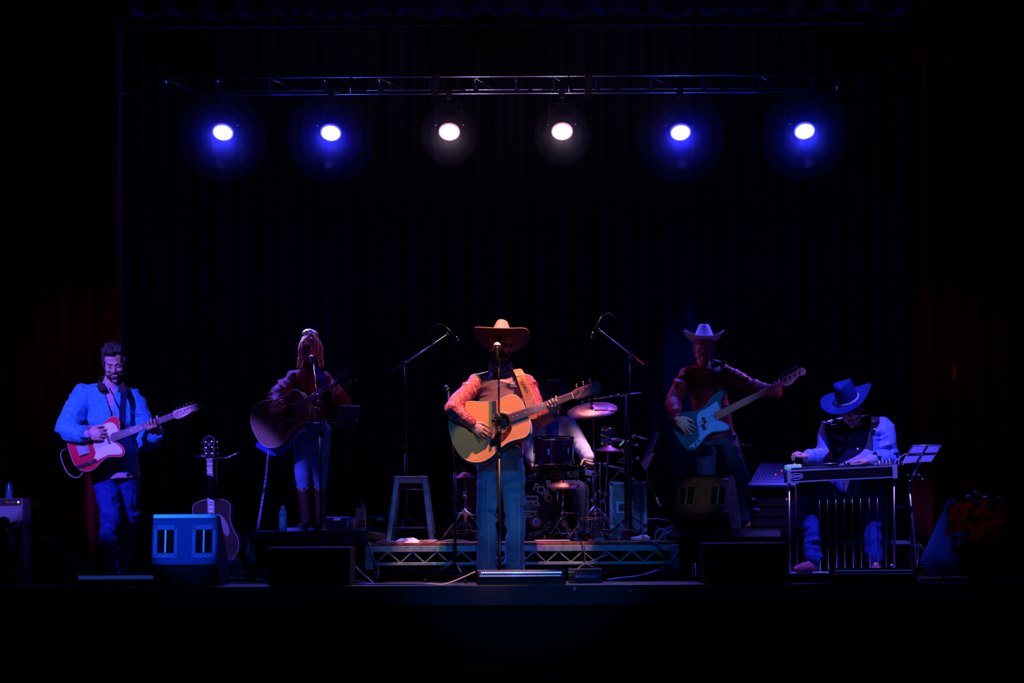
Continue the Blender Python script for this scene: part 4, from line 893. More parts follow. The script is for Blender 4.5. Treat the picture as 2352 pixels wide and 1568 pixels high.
MB().strip(spline([P(1224, 962, Y-.19), P(1216, 925, Y-.185), P(1203, 885, Y-.175), P(1195, 862, Y-.15), P(1188, 850, Y-.09), P(1181, 848, Y-.0)], 6), [V((0, -1, 0))]*18+[V((0, -.8, .6))]*6+[V((0, -.3, 1))]*7, .062, .005).build('strap', 'leather', gs)
for i in range(8): 
    u = i/8; p = P(1198+19*u, 868+48*u, Y-.185); MB().lathe([(.008, 0), (.0105, 0), (.0105, .001), (.008, .001)], p, (0, -1, .1), 10, False).build('tooling', 'leatherbrown', gs)

# ---------------------------------------------------------------- guitarist at the left
Y = 12.72
J = dict(head=headm(P(262, 834, Y-.05), 12, 24, -4), neck=P(252, 886, Y+.02), shR=P(190, 905, Y-.02), shL=P(306, 918, Y+.03), elR=P(150, 985, Y-.04), wrR=P(205, 1006, Y-.27),
         elL=P(338, 1012, Y-.02), wrL=P(362, 992, Y-.25), hipR=P(238, 1080, Y), hipL=P(290, 1078, Y+.03), knR=P(256, 1185, Y-.12), knL=P(295, 1188, Y+.08), anR=P(244, 1308, Y-.03), anL=P(272, 1308, Y+.30), base=0,
         toeR=V((-.2, -1, 0)).normalized(), toeL=V((.4, -1, 0)).normalized())
J['wrR'], hR = strum(ge, .165, .075, .045, (.92, -.30), 1.08, (.45, .6, .45)); J['elR'] = P(152, 990, Y-.20)
J['wrL'], hL = fret(ge, .615, .05, 1.05)
t = person('dark-haired bearded man in a blue denim jacket looking down at his red guitar', J, 'skin', .0044, 1.03,
           hands=[hR, hL])
Hh = J['head']; R = Hh.to_3x3(); hi = Hh.inverted(); eyes(t, Hh, 1.03, down=True)
b = MB().ell(Hh@V((0, .03, .06)), (.086, .10, .092), R).ell(Hh@V((-.02, -.04, .115)), (.06, .05, .035), R).ell(Hh@V((.03, -.03, .118)), (.045, .05, .032), R).ell(Hh@V((-.072, .0, .01)), (.014, .04, .05), R).ell(Hh@V((.072, .0, .01)), (.014, .04, .05), R)
blob('hair', b, 'hairdark', t, .005, 2, fold=[(.012, 60, (1, 1, 1), 2), (.004, 180, (1, 1, .4), 5)], cut=lambda c: (hi@c).y < -.045 and (hi@c).z < .07)
b = MB().ell(Hh@V((0, -.035, -.083)), (.060, .062, .040), R).ell(Hh@V((-.052, 0, -.055)), (.022, .04, .05), R).ell(Hh@V((.052, 0, -.055)), (.022, .04, .05), R)
blob('beard', b, 'hairdark', t, .005, 3, fold=[(.003, 160, (1, 1, 1), 3)], cut=lambda c: (hi@c).y < -.05 and abs((hi@c).x) < .032 and (hi@c).z > -.082)
MB().chain([Hh@V((-.030, -.086, -.054)), Hh@V((0, -.098, -.047)), Hh@V((.030, -.086, -.054))], [.004, .005, .004]).build('moustache', 'hairdark', t)
trousers(t, J, 'denim', (.100, .082, .074, .078), fold=.019, seed=12, voxel=.008)
boots(t, J, 'bootblack')
jacket(t, J, 'shirt', 'pinkshirt', sl=(.06, .055, .05, .045), body=(.128, .128), hem=.07, fold=.006, seed=14, hemw=1.08)
def cutj(c):    # the jacket hangs open: a slit from the throat to the hem
    pt = P(0, 0, 1); z = c.z; top = J['neck'].z-.03; bot = J['hipR'].z-.07; u = max(0, min(1, (top-z)/(top-bot)))
    xc = P(262, 890, Y).x+(P(282, 1080, Y).x-P(262, 890, Y).x)*u; wdt = .012+.045*max(0, 1-u*4)+(.10*max(0, (u-.72)/.28))
    return c.y < Y-.03 and -wdt*(1+1.2*(u > .8)) < c.x-xc < wdt*.5 and z < top+.08
jacket(t, J, 'denim_jacket', 'denimjacket', sl=(.088, .086, .082, .066), body=(.150, .148), hem=.045, fold=.026, seed=21, voxel=.0065, cut=cutj, solid=.004, wd=.98, hemw=1.06, cuff=.86)
ck = J['neck']
MB().strip(spline([P(236, 897, Y-.145), P(231, 887, Y-.12), P(228, 878, Y-.02), P(248, 868, Y+.09), P(275, 878, Y+.04), P(280, 888, Y-.10), P(279, 900, Y-.14)], 5), [V((0, -1, .2))]*8+[V((-1, -.2, .2))]*5+[V((0, 1, 0))]*5+[V((1, 0, .2))]*5+[V((0, -1, .2))]*8, .05, .007).build('collar', 'corduroy', t)
MB().tube(spline([P(246, 886, Y-.10), P(258, 915, Y-.165), P(272, 955, Y-.175), P(278, 990, Y-.17)], 5), .004, 6).build('zipper', 'cablepale', t)
MB().tube(spline([P(188, 885, Y-.09), P(192, 915, Y-.11), P(196, 945, Y-.13)], 5), .0018, 5).build('stitching', 'cableblue', t)
for dy in (0, 5): MB().tube([P(292, 941+dy, Y-.145), P(320, 946+dy, Y-.10)], .0018, 5).build('pocket_stitching', 'cableblue', t)
MB().strip(spline([P(281, 985, Y-.20), P(282, 950, Y-.19), P(284, 905, Y-.16), P(279, 885, Y-.06)], 6), (0, -1, .1), .045, .004).build('strap', 'strapcloth', ge)
MB().tube(spline([P(192, 1072, Y-.2), P(190, 1085, Y-.22), P(176, 1097, Y-.23), P(155, 1085, Y-.22), P(140, 1050, Y-.16), P(143, 1035, Y-.1), P(155, 1030, Y-.02)], 6), .0035, 6).build('cord', 'cablepale', ge)

# ---------------------------------------------------------------- blonde singer
Y = 14.0
J = dict(head=headm(P(713, 800, Y), 6, -3, 0), neck=P(711, 843, Y+.02), shR=P(671, 864, Y+.02), shL=P(747, 866, Y+.0), elR=P(632, 925, Y-.02), wrR=P(661, 938, Y-.27),
         elL=P(787, 928, Y-.05), wrL=P(777, 902, Y-.36), hipR=P(697, 990, Y), hipL=P(737, 990, Y), knR=P(694, 1095, Y-.03), knL=P(736, 1095, Y-.02), anR=P(703, 1196, Y), anL=P(738, 1196, Y), base=rz,
         toeR=V((-.25, -1, 0)).normalized(), toeL=V((.3, -1, 0)).normalized())
J['wrR'], hR = strum(gw, .215, .065, .108, (.93, .10), .98, (.4, .6, .45)); J['elR'] = P(633, 915, Y-.14)
J['wrL'], hL = fret(gw, .765, .109, .95)
t = person('blonde woman in a dark red velvet blouse and jeans singing with an acoustic guitar', J, 'skin', .0042, .90, male=False, thin=.82,
           hands=[hR, hL])
Hh = J['head']; R = Hh.to_3x3(); hi = Hh.inverted(); eyes(t, Hh, .90)
b = MB().ell(Hh@V((0, .026, .045)), (.078, .092, .085), R).ell(Hh@V((-.01, .02, .125)), (.055, .05, .036), R).ell(Hh@V((.03, -.0, .115)), (.03, .04, .03), R)
rs = random.Random(5)
for s, n_, zl in ((-1, 9, -.13), (1, 8, -.12)):
    for k in range(n_):
        x = s*(.060+.022*rs.random()); y = -.035+.11*k/n_; L_ = zl-.04*rs.random()*(1 if s < 0 else .8)
        b.chain([Hh@V((x*.85, y, .05)), Hh@V((x*1.08, y, -.01)), Hh@V((x*1.02+s*.004, y+.01, -.07)), Hh@V((x*1.15+s*.02*rs.random(), y+.01, L_))], [.014, .015, .013, .005])
b.chain([Hh@V((.0, -.075, .10)), Hh@V((-.05, -.07, .05)), Hh@V((-.066, -.06, -.03)), Hh@V((-.062, -.055, -.10))], [.012, .013, .010, .006])
b.chain([Hh@V((.01, -.075, .10)), Hh@V((.05, -.07, .05)), Hh@V((.062, -.06, -.03)), Hh@V((.066, -.05, -.10)), Hh@V((.095, -.03, -.14))], [.012, .013, .009, .007, .004])
blob('hair', b, 'hairblond', t, .0042, 1, fold=[(.004, 60, (1, 1, .3), 2), (.002, 190, (1, 1, .1), 5)], cut=lambda c: (hi@c).y < -.045 and abs((hi@c).x) < .045 and (hi@c).z < .068)
trousers(t, J, 'denimlight', (.084, .062, .052, .046), fold=.004, seed=33, voxel=.007, waist=V((0, 0, .10)), leg=.30)
boots(t, J, 'bootbrown', h=.25, r=.044)
for s in 'RL':
    a, k = J['an'+s], J['kn'+s]; u = (k-a).normalized(); c = a+u*.255
    MB().tube([c+V((.056*math.cos(q*math.pi/8), .056*math.sin(q*math.pi/8), .012*abs(math.cos(q*math.pi/8))-.03*max(0, -math.sin(q*math.pi/8))**4+.01)) for q in range(17)], .0025, 6).build('boot_trim', 'cablepale', t)
jacket(t, J, 'blouse', 'velvet', sl=(.058, .068, .074, .050), body=(.108, .100), hem=.0, fold=.022, seed=35, voxel=.0065, wd=.95, hemw=.95, cuff=.9)
MB().rings([(J['neck']+V((0, -.004, -.045)), .066, .062), (J['neck']+V((0, -.004, -.01)), .050, .05), (J['neck']+V((0, -.002, .03)), .047, .048)], (1, 0, 0)).build('neckline', 'velvet', t)
MB().strip(spline([P(728, 845, Y-.06), P(738, 868, Y-.13), P(745, 900, Y-.15)], 6), (0, -1, .2), .045, .004).build('strap', 'bluefabric', gw)

# ---------------------------------------------------------------- bass player
Y = 13.95
J = dict(head=headm(P(1616, 798, Y), -4, 4, 3), neck=P(1617, 840, Y+.02), shR=P(1573, 860, Y), shL=P(1666, 852, Y+.02), elR=P(1549, 930, Y-.02), wrR=P(1562, 962, Y-.30),
         elL=P(1722, 886, Y-.08), wrL=P(1766, 893, Y-.40), hipR=P(1622, 1010, Y), hipL=P(1668, 1008, Y), knR=P(1622, 1105, Y-.05), knL=P(1700, 1098, Y-.05), anR=P(1628, 1196, Y), anL=P(1712, 1192, Y), base=rz,
         toeR=V((-.3, -1, 0)).normalized(), toeL=V((.95, -.5, 0)).normalized())
J['wrR'], hR = strum(gb, .065, .125, .045, (.40, -.92), 1.05, (.22, .45, .35)); J['elR'] = P(1546, 925, Y-.14)
J['wrL'], hL = fret(gb, .90, .05, 1.02)
t = person('man in a pale cowboy hat and dark red shirt playing the blue bass', J, 'skindark', .0044, .98,
           hands=[hR, hL])
Hh = J['head']; R = Hh.to_3x3(); hi = Hh.inverted(); eyes(t, Hh, .98)
b = MB().ell(Hh@V((0, .028, .03)), (.080, .09, .085), R); blob('hair', b, 'hairgrey', t, .006, 2, cut=lambda c: (hi@c).y < -.02)
trousers(t, J, 'denimdark', (.092, .078, .072, .07), fold=.008, seed=43, voxel=.008)
boots(t, J, 'leather', toeL=.19)
jacket(t, J, 'shirt', 'redshirt', sl=(.068, .066, .064, .052), body=(.135, .14), hem=.0, fold=.018, seed=45, voxel=.0065, wd=.94, cuff=.93)
ck = J['neck']
for s in (-1, 1): 
    q = MB(); q.add([ck+V((s*.055, -.03, .02)), ck+V((s*.015, -.085, -.02)), ck+V((s*.05, -.105, -.085)), ck+V((s*.085, -.07, -.03))], [(0, 1, 2, 3)], False); q.build('collar', 'orangecollar' if s < 0 else 'redshirt', t, solid=.006)
MB().lathe([(.001, 0), (.014, .001), (.017, .004), (.014, .007), (.001, .008)], ck+V((.002, -.118, -.075)), (0, -1, 0), 18).build('bolo_tie', 'chrome', t)
for k in range(4): MB().ell(ck+V((.004, -.128-.01*min(k, 1), -.15-.075*k)), .005, nu=8, nv=5).build('button', 'chrome', t)
MB().strip(spline([P(1660, 915, Y-.2), P(1655, 880, Y-.17), P(1648, 850, Y-.12), P(1644, 835, Y-.02)], 6), (0, -1, .2), .055, .004).build('strap', 'black', gb)
MB().strip(spline([P(1642, 829, Y-.05), P(1652, 830, Y-.02), P(1662, 834, Y+.02)], 4), (0, -.4, 1), .07, .006).build('strap_pad', 'steel', gb)
hat(t, J['head'], 'hatpale', pos=(0, .012, .062), tilt=(-6, -2), brim=(.178, .215), curl=.075, crown=.118, topw=(.042, .07), dip=.02)

# ---------------------------------------------------------------- pedal steel player (seated)
Y = 13.05
J = dict(head=headm(P(1953, 940, Y-.10), -20, 22, -10), neck=P(1968, 978, Y+.0), shR=P(1908, 985, Y), shL=P(2027, 980, Y+.02), elR=P(1898, 1052, Y-.03), wrR=P(1856, 1050, Y-.26),
         elL=P(2040, 1056, Y-.02), wrL=P(1998, 1058, Y-.30), hipR=P(1935, 1125, Y+.05), hipL=P(1985, 1125, Y+.05), knR=P(1856, 1122, Y-.20), knL=P(2003, 1126, Y-.20), anR=P(1868, 1283, Y-.36), anL=P(2008, 1285, Y-.30), base=0,
         toeR=V((-.75, -.65, 0)).normalized(), toeL=V((-.05, -1, 0)).normalized(), floorR=.06, floorL=.04)
t = person('man in a dark blue cowboy hat with beaded band bent over the pedal steel guitar', J, 'skin', .0044, 1.02,
           hands=[(J['wrR'], (-.75, -.25, .30), (.25, .25, -1), (.3, -.7, .6), dict(curls=((.5, .9, .6), (.6, 1, .7), (.7, 1, .7), (.75, 1, .7)), thumb=((.7, .6, .2), (.9, 0, .3)), k=1.05)),
                  (J['wrL'], (-.95, -.15, -.02), (0, 0, -1), (0, -1, 0), dict(curls=(.25, .3, .2), spread=.06, thumb=((.7, .5, .3), (1, .2, .2)), k=1.08))])
Hh = J['head']; R = Hh.to_3x3(); hi = Hh.inverted(); eyes(t, Hh, 1.02, down=True)
b = MB().ell(Hh@V((0, .032, .02)), (.080, .09, .085), R); blob('hair', b, 'hairgrey', t, .006, 2, fold=[(.004, 120, (1, 1, 1), 2)], cut=lambda c: (hi@c).y < -.015)
trousers(t, J, 'denim', (.095, .085, .070, .072), fold=.018, seed=53, voxel=.008)
boots(t, J, 'bootpurple', h=.06, toeL=.20)
jacket(t, J, 'tee_shirt', 'tshirt', sl=(.055, .05, .045, .045), body=(.145, .175), hem=-.03, fold=.004, seed=55, belly=V((0, -.05, 0)))
def cutv(c):
    u = max(0, min(1, (J['neck'].z-c.z)/.36)); xc = P(1968, 0, Y).x-.035*u
    return c.y < Y-.02 and abs(c.x-xc) < .045+.03*u
jacket(t, J, 'dark_shirt', 'steelshirt', sl=(.058, .05, .045, .04), body=(.155, .17), hem=-.26, fold=.004, seed=57, sleeves=False, belly=V((0, -.02, 0)))
def cutk(c):
    u = max(0, min(1, (J['neck'].z-c.z)/.40)); xc = P(1962, 0, Y).x-.02*u
    return c.y < Y-.02 and abs(c.x-xc) < .075+.035*math.sin(u*3)+.03*(u > .6) and c.z < J['neck'].z+.1
def yoke(c):    # black suede panels bordering the opening
    if c[1] > Y+.03: return 0
    k = F/c[1]; x = 1176+c[0]*k; y = 1205-(c[2]-HC)*k; y += (x-1176)*ROLL*-1
    def outer(pts): return np.interp(y, [p[1] for p in pts], [p[0] for p in pts])
    if x > 1962: return 1 if x < outer([(2024, 945), (2020, 975), (2003, 1005), (1985, 1022), (1960, 1032)]) else 0
    return 1 if x > outer([(1900, 955), (1896, 985), (1902, 1010), (1905, 1035), (1893, 1050), (1886, 1075)]) else 0
jk = jacket(t, J, 'satin_jacket', 'satin', sl=(.088, .086, .080, .062), body=(.172, .178), hem=-.02, fold=.022, seed=59, voxel=.0065, cut=cutk, solid=.004, wd=1.0, cuff=.90, matfn=yoke, mats=['bootblack'])
MB().ell(P(1970, 1031, Y-.245), .009).build('button', 'pearl', t); MB().ell(P(1953, 1007, Y-.19), .005).build('button', 'pearl', t)
hat(t, J['head'], 'hatblue', pos=(0, .0, .070), tilt=(6, -4), brim=(.212, .225), curl=.060, crown=.145, topw=(.070, .095), band='pearl', dip=.035, scale=1.0)

# ---------------------------------------------------------------- drummer
Y = 14.75; db = DZ
J = dict(head=headm(P(1272, 918, Y), 0, 10, 0), neck=P(1270, 955, Y), shR=P(1228, 975, Y), shL=P(1306, 972, Y), elR=P(1215, 1030, Y-.1), wrR=P(1225, 1062, Y-.35),
         elL=P(1333, 1022, Y-.10), wrL=P(1352, 1052, Y-.33), hipR=P(1248, 1100, Y), hipL=P(1290, 1100, Y), knR=P(1235, 1110, Y-.35), knL=P(1332, 1125, Y-.38), anR=P(1238, 1220, Y-.34), anL=P(1338, 1220, Y-.36), base=db)
t = person('drummer in a black hat, white sleeves and patterned blue vest behind the kit', J, 'skin', .005, .98,
           hands=[(J['wrR'], (.2, -.9, -.4), (0, 0, -1), (1, 0, 0), dict(curls=(1.2, 1.3, .9), spread=.03)), (J['wrL'], (.1, -.75, -.5), (-.3, .2, -1), (-1, 0, .3), dict(curls=(1.2, 1.3, .9), spread=.03))])
eyes(t, J['head'], .98)
trousers(t, J, 'denimdark', (.09, .075, .065, .06), fold=.005, seed=63)
boots(t, J, 'bootblack')
jacket(t, J, 'shirt', 'whiteshirt', sl=(.070, .070, .068, .056), body=(.12, .12), hem=.0, fold=.009, seed=65)
jacket(t, J, 'vest', 'floral', sl=(.06, .06, .05, .05), body=(.135, .135), hem=.02, fold=.004, seed=69, sleeves=False, wd=.62)
b = MB(); b.rings([(P(1236, 968, Y-.07), .03, .05), (P(1236, 985, Y-.09), .075, .07), (P(1237, 1040, Y-.09), .09, .08)], (1, 0, 0), 20); blob('knit_panel', b, 'knit', t, .008, 3)
hat(t, J['head'], 'hatblack', pos=(0, .01, .06), tilt=(4, 0), brim=(.17, .22), curl=-.02, crown=.11, topw=(.062, .085), dip=.0)
for a, b_ in (((1345, 1057), (1445, 1080)), ((1228, 1066), (1262, 1040))):
    o = MB().tube([P(*a, Y-.42), P(*b_, Y-.75)], [.0075, .0055], 8).build('drumstick', 'maple'); setp(o, 'pale drumstick held in the drummer\'s left hand pointing right' if a[0] > 1300 else 'drumstick in the drummer\'s right hand above the purple tom', 'drumstick')
st = thing('drum_throne', 'round black drum stool under the drummer', 'stool', (P(1268, 0, Y).x, Y+.02, DZ))
zz = P(0, 1120, Y).z
MB().lathe([(.05, 0), (.16, 0), (.17, .02), (.17, .06), (.15, .08), (.02, .085)], (P(1268, 0, Y).x, Y+.02, zz-.085), (0, 0, 1)).build('seat', 'black', st)
MB().cyl((P(1268, 0, Y).x, Y+.02, DZ+.12), (P(1268, 0, Y).x, Y+.02, zz-.08), .02).build('post', 'steel', st)
for k in range(3): a = k*2.09; MB().cyl((P(1268, 0, Y).x, Y+.02, DZ+.2), (P(1268, 0, Y).x+.2*math.cos(a), Y+.02+.2*math.sin(a), DZ+.01), .012).build('leg', 'steel', st)
# ================================================================ microphone stands
def mic(parent, tip, d, m='chrome', hm='blackmetal', s=1.0):
    """handheld microphone: grille ball at tip, body along d"""
    tip = V(tip); d = V(d).normalized()
    g = MB().ell(tip, .026*s).build('grille', m, parent)
    MB().lathe([(.024*s, -.003), (.0275*s, -.003), (.0275*s, .003), (.024*s, .003)], tip+d*.008, d, 20, False).build('grille_ring', 'steel', parent)
    MB().tube([tip+d*.015*s, tip+d*.03*s, tip+d*.06*s, tip+d*.17*s], [.024*s, .022*s, .017*s, .0125*s], 16).build('microphone_body', hm, parent)
def round_base(t, x, y, z, r=.127): MB().lathe([(.012, .030), (.035, .026), (r*.6, .016), (r, .008), (r, 0), (.01, 0)], (x, y, z), (0, 0, 1), 36).build('base', 'blackmetal', t)
def tripod(t, x, y, z, r=.28, h=.22, m='blackmetal', rot=.3, n=3, brace=True, double=False):
    for k in range(n):
        a = rot+k*2*math.pi/n; d = V((math.cos(a), math.sin(a), 0)); e = V((x, y, z+.012))+d*r
        l = MB(); top = V((x, y, z+h))
        if double:
            s = V((-d.y, d.x, 0))*.010; l.cyl(top+s, e+s, .0032, n=6).cyl(top-s, e-s, .0032, n=6)
        else: l.cyl(top, e, .008, n=8)
        lg = l.build('leg', m, t)
        if brace: MB().cyl(V((x, y, z+h*.35)), V((x, y, z+h*.35))+(e-V((x, y, z+h*.35)))*.55+V((0, 0, h*.12)), .0035, n=6).build('brace', m, lg)
        MB().ell(e, .014, nu=8, nv=6).build('rubber_foot', 'rubber', lg)
# centre mic stand
Y = 12.165
t = thing('microphone_stand', 'straight black microphone stand directly in front of the central singer', 'microphone stand', (P(1141, 0, Y).x, Y, 0))
X = P(1141, 0, Y).x
def zz_(y, Y): return P(1176, y, Y).z
MB().cyl((X, Y, .02), (X, Y, zz_(1045, Y)), .0125, n=14).build('lower_pole', 'blackmetal', t)
MB().cyl((X, Y, zz_(1045, Y)), (X, Y, zz_(955, Y)), .0135, n=14).build('lower_pole', 'black', t)
MB().cyl((X, Y, zz_(955, Y)), (X+.0, Y, zz_(825, Y)), .008, n=12).build('upper_pole', 'chrome', t)
MB().lathe([(.012, 0), (.019, .004), (.019, .05), (.014, .055)], (X, Y, zz_(972, Y)), (0, 0, 1), 16).build('clutch', 'blackmetal', t)
MB().cyl((X-.045, Y-.005, zz_(965, Y)), (X, Y, zz_(965, Y)), .009).cyl((X-.05, Y-.005, zz_(965, Y)), (X-.035, Y-.005, zz_(965, Y)), .016).build('knob', 'blackmetal', t)
MB().lathe([(.012, 0), (.017, .003), (.017, .035), (.012, .04)], (X, Y, zz_(1000, Y)), (0, 0, 1), 16).build('collar', 'blackmetal', t)
MB().lathe([(.013, 0), (.016, .002), (.016, .012), (.013, .014)], (X, Y, zz_(1048, Y)), (0, 0, 1), 16).build('collar', 'blackmetal', t)
for r_, c_ in ((.003, 0),): MB().lathe([(.0138, 0), (.015, .001), (.015, .004), (.0138, .005)], (X, Y, zz_(1042, Y)), (0, 0, 1), 16).build('ring', 'chrome', t)
round_base(t, X, Y, 0, .06)
tip = P(1142, 794, Y); mic(t, tip, (0, -.45, -1), 'cream')
MB().cyl(tip+V((0, -.05, -.10)), (X, Y, zz_(825, Y)), .012).build('clip', 'black', t)
# blonde singer's boom stand on a round base
Y = 13.45
t = thing('microphone_stand', 'slender boom microphone stand with round base before the blonde singer', 'microphone stand', (P(731, 0, Y).x, Y, rz))
X = P(731, 0, Y).x
round_base(t, X+.01, Y, rz, .10)
MB().cyl((X, Y, rz+.02), (X, Y, zz_(1000, Y)), .0125).build('lower_pole', 'black', t)
MB().cyl((X, Y, zz_(1000, Y)), (X, Y, zz_(915, Y)), .008).build('upper_pole', 'blackmetal', t)
MB().cyl(P(741, 1004, Y-.02), P(720, 836, Y+.2), .0045, n=8).build('boom_arm', 'chrome', t)
MB().cyl(P(743, 1006, Y-.02), P(740, 988, Y-.02), .011, n=8).build('counterweight', 'blackmetal', t)
MB().ell(P(729, 907, Y), .014).ell(P(731, 923, Y-.01), .017).build('clutch', 'steel', t); MB().ell(P(725, 938, Y-.02), (.018, .01, .010)).build('knob', 'chrome', t)
tip = P(716, 821, Y+.26); mic(t, tip, (.1, -.7, -.8), 'chrome', s=.9)
MB().cyl(P(720, 836, Y+.2), tip+V((.01, -.05, -.06)), .01).build('clip', 'black', t)
MB().tube([P(702, 972, Y-.02), P(757, 972, Y-.02)], .006, 8).build('tray_bar', 'blackmetal', t); MB().ell(P(745, 972, Y-.04), (.02, .01, .01)).build('clamp', 'chrome', t)
# tablet holder beside her
t = thing('tablet_holder', 'tilted dark tablet on a clamp right of the blonde singer', 'tablet', (P(793, 985, Y).x, Y, P(793, 985, Y).z))
c = P(793, 957, Y); q = MB(); A = [P(x, y, Y-.02*0) for x, y in ((781, 931), (828, 933), (815, 984), (765, 981))]; B = [p+V((0, .02, .004)) for p in A]
q.add(A+B, [(0, 1, 2, 3), (7, 6, 5, 4), (0, 4, 5, 1), (1, 5, 6, 2), (2, 6, 7, 3), (3, 7, 4, 0)], False); q.build('tablet', 'musicstand', t, bevel=.003)
MB().chain([P(757, 972, Y-.02), P(800, 972, Y-.03), P(818, 962, Y-.03)], [.006, .008, .01]).build('arm', 'blackmetal', t); MB().ell(P(818, 962, Y-.03), .014).build('knob', 'steel', t)
# overhead boom stands left and right of the singer, standing on the drum platform
def overhead(label, px, ytop, ybase, Y, b0, b1, mp, md, loopx, z0):
    X = P(px, 1200, Y).x
    t = thing('microphone_stand', label, 'microphone stand', (X, Y, z0))
    MB().cyl((X, Y, z0+.1), (X, Y, zz_((ytop+ybase)/2, Y)), .013).build('lower_pole', 'blackmetal', t)
    MB().cyl((X, Y, zz_((ytop+ybase)/2, Y)), (X, Y, P(px, ytop, Y).z), .009).build('upper_pole', 'blackmetal', t)
    MB().lathe([(.012, 0), (.02, .004), (.02, .05), (.012, .055)], (X, Y, zz_((ytop+ybase)/2+6, Y)), (0, 0, 1), 14).build('clutch', 'blackmetal', t)
    tripod(t, X, Y, z0, .28, .2)
    MB().tube([P(*b0, Y-.03), P(*b1, Y-.03)], .0065, 10).build('boom_arm', 'steel', t)
    j = P(px, ytop, Y-.02); MB().ell(j, .020).cyl(j, j+V((0, -.04, .0)), .010).build('boom_joint', 'blackmetal', t)
    a = V(b1)if False else P(*b1, Y-.03); MB().ell(a, .014).build('clip', 'steel', t)
    m0, m1 = P(*mp, Y-.03), P(*md, Y-.03); MB().tube([m0, m0+(m1-m0)*.75, m1], [.009, .009, .009], 12).build('microphone_body', 'blackmetal', t); MB().tube([m0+(m1-m0)*.72, m1], [.0115, .0115], 12).build('grille', 'steel', t)
    MB().tube(spline([m0, m0+V((loopx*.06, 0, .025)), m0+V((loopx*.11, 0, -.04)), m0+V((loopx*.10, 0, -.22))], 6), .004, 6).build('microphone_cable', 'cable', t)
    return t
overhead('tall boom microphone stand behind the metal stool, mic angled down right', 933, 835, 1232, 13.5, (897, 857), (1030, 767), (1024, 752), (1055, 783), -1, DZ)
overhead('tall boom microphone stand right of the drum cymbal, mic angled down left', 1447, 825, 1235, 13.6, (1480, 838), (1375, 757), (1383, 727), (1357, 777), 1, DZ)
# a second dark pole behind the right stand
Y = 13.9; X = P(1432, 0, Y).x
t = thing('microphone_stand', 'slim dark stand pole rising beside the right-hand boom stand', 'microphone stand', (X, Y, DZ))
MB().cyl((X, Y, DZ+.1), (X, Y, zz_(905, Y)), .013).build('pole', 'blackmetal', t); tripod(t, X, Y, DZ, .22, .16, rot=1.2)
MB().cyl(P(1438, 905, Y), P(1472, 904, Y), .006).build('arm', 'steel', t)
# stand at far left of the kit, before the platform
Y = 12.6; X = P(1039, 0, Y).x
t = thing('microphone_stand', 'dark microphone stand at the front left of the central singer, blue-capped mic', 'microphone stand', (X, Y, 0))
MB().cyl((X, Y, .12), (X, Y, zz_(1085, Y)), .0115).build('pole', 'blackmetal', t); tripod(t, X, Y, 0, .22, .15, rot=.9)
MB().cyl((X, Y, zz_(1085, Y)), P(1029, 895, Y+.2), .008).build('upper_pole', 'black', t); mic(t, P(1025, 891, Y+.2), (.3, .3, -1), 'drumblue', s=.85)

# ================================================================ stool
Y = 13.35
sx0, sx1 = P(898, 0, Y).x, P(976, 0, Y).x; zt_ = P(0+937, 1093, Y).z; bx0, bx1 = P(887, 0, Y).x, P(986, 0, Y).x; D_ = .26
t = thing('metal_stool', 'worn metal bar stool with splayed legs standing on the drum platform', 'stool', ((sx0+sx1)/2, Y+.13, DZ))
xm = (sx0+sx1)/2
MB().box((xm, Y+D_/2, zt_-.01), (sx1-sx0, D_, .02)).box((xm, Y+D_/2, zt_-.035), (sx1-sx0-.01, D_-.01, .04)).build('seat', 'stool', t, bevel=.012, seg=3)
for (xa, xb) in ((sx0+.025, bx0), (sx1-.025, bx1)):
    for (ya, yb) in ((Y+.02, Y-.05), (Y+D_-.02, Y+D_+.05)):
        q = MB().bar((xa, ya, zt_-.02), (xb, yb, DZ+.006), .042, .03, up=(0, 1, 0)); q.build('leg', 'stool', t, bevel=.006)
for (ya, z) in ((Y-.03, DZ+.11), (Y+D_+.03, DZ+.11)): MB().cyl((bx0+.02, ya, z), (bx1-.02, ya, z), .008).build('footrest', 'stool', t)
for xx in (bx0+.01, bx1-.01): MB().cyl((xx, Y-.03, DZ+.13), (xx, Y+D_+.03, DZ+.13), .008).build('footrest', 'stool', t)
MB().cyl((sx0+.03, Y+.03, zt_-.1), (sx1-.03, Y+.03, zt_-.1), .006).build('cross_brace', 'steel', t)

# ================================================================ drum kit
Y = 13.9; c = P(1212, 1170, Y); r = .245; c.z = DZ+r+.004
t = thing('bass_drum', 'black bass drum with pale arched lettering on its front head', 'drum', (c.x, c.y, DZ))
MB().lathe([(r-.012, 0), (r-.012, .40)], c, (0, 1, 0), 48, False).build('shell', 'drumpurple', t)
MB().lathe([(r-.014, -.02), (r, -.022), (r+.002, 0), (r, .02), (r-.014, .02)], c, (0, 1, 0), 56, False).build('hoop', 'blackgloss', t)
MB().lathe([(r-.014, .38), (r, .38), (r, .42), (r-.014, .42)], c, (0, 1, 0), 56, False).build('hoop', 'blackgloss', t)
MB().lathe([(.001, -.004), (r-.014, -.004), (r-.014, .002), (.001, .002)], c, (0, 1, 0), 56).build('front_head', 'drumhead', t)
for k in range(8):
    a = k*math.pi/4+.39; MB().bar(c+V((math.cos(a)*(r+.004), -.02, math.sin(a)*(r+.004))), c+V((math.cos(a)*(r+.004), .10, math.sin(a)*(r+.004))), .012, .012).build('lug', 'chrome', t, bevel=.003)
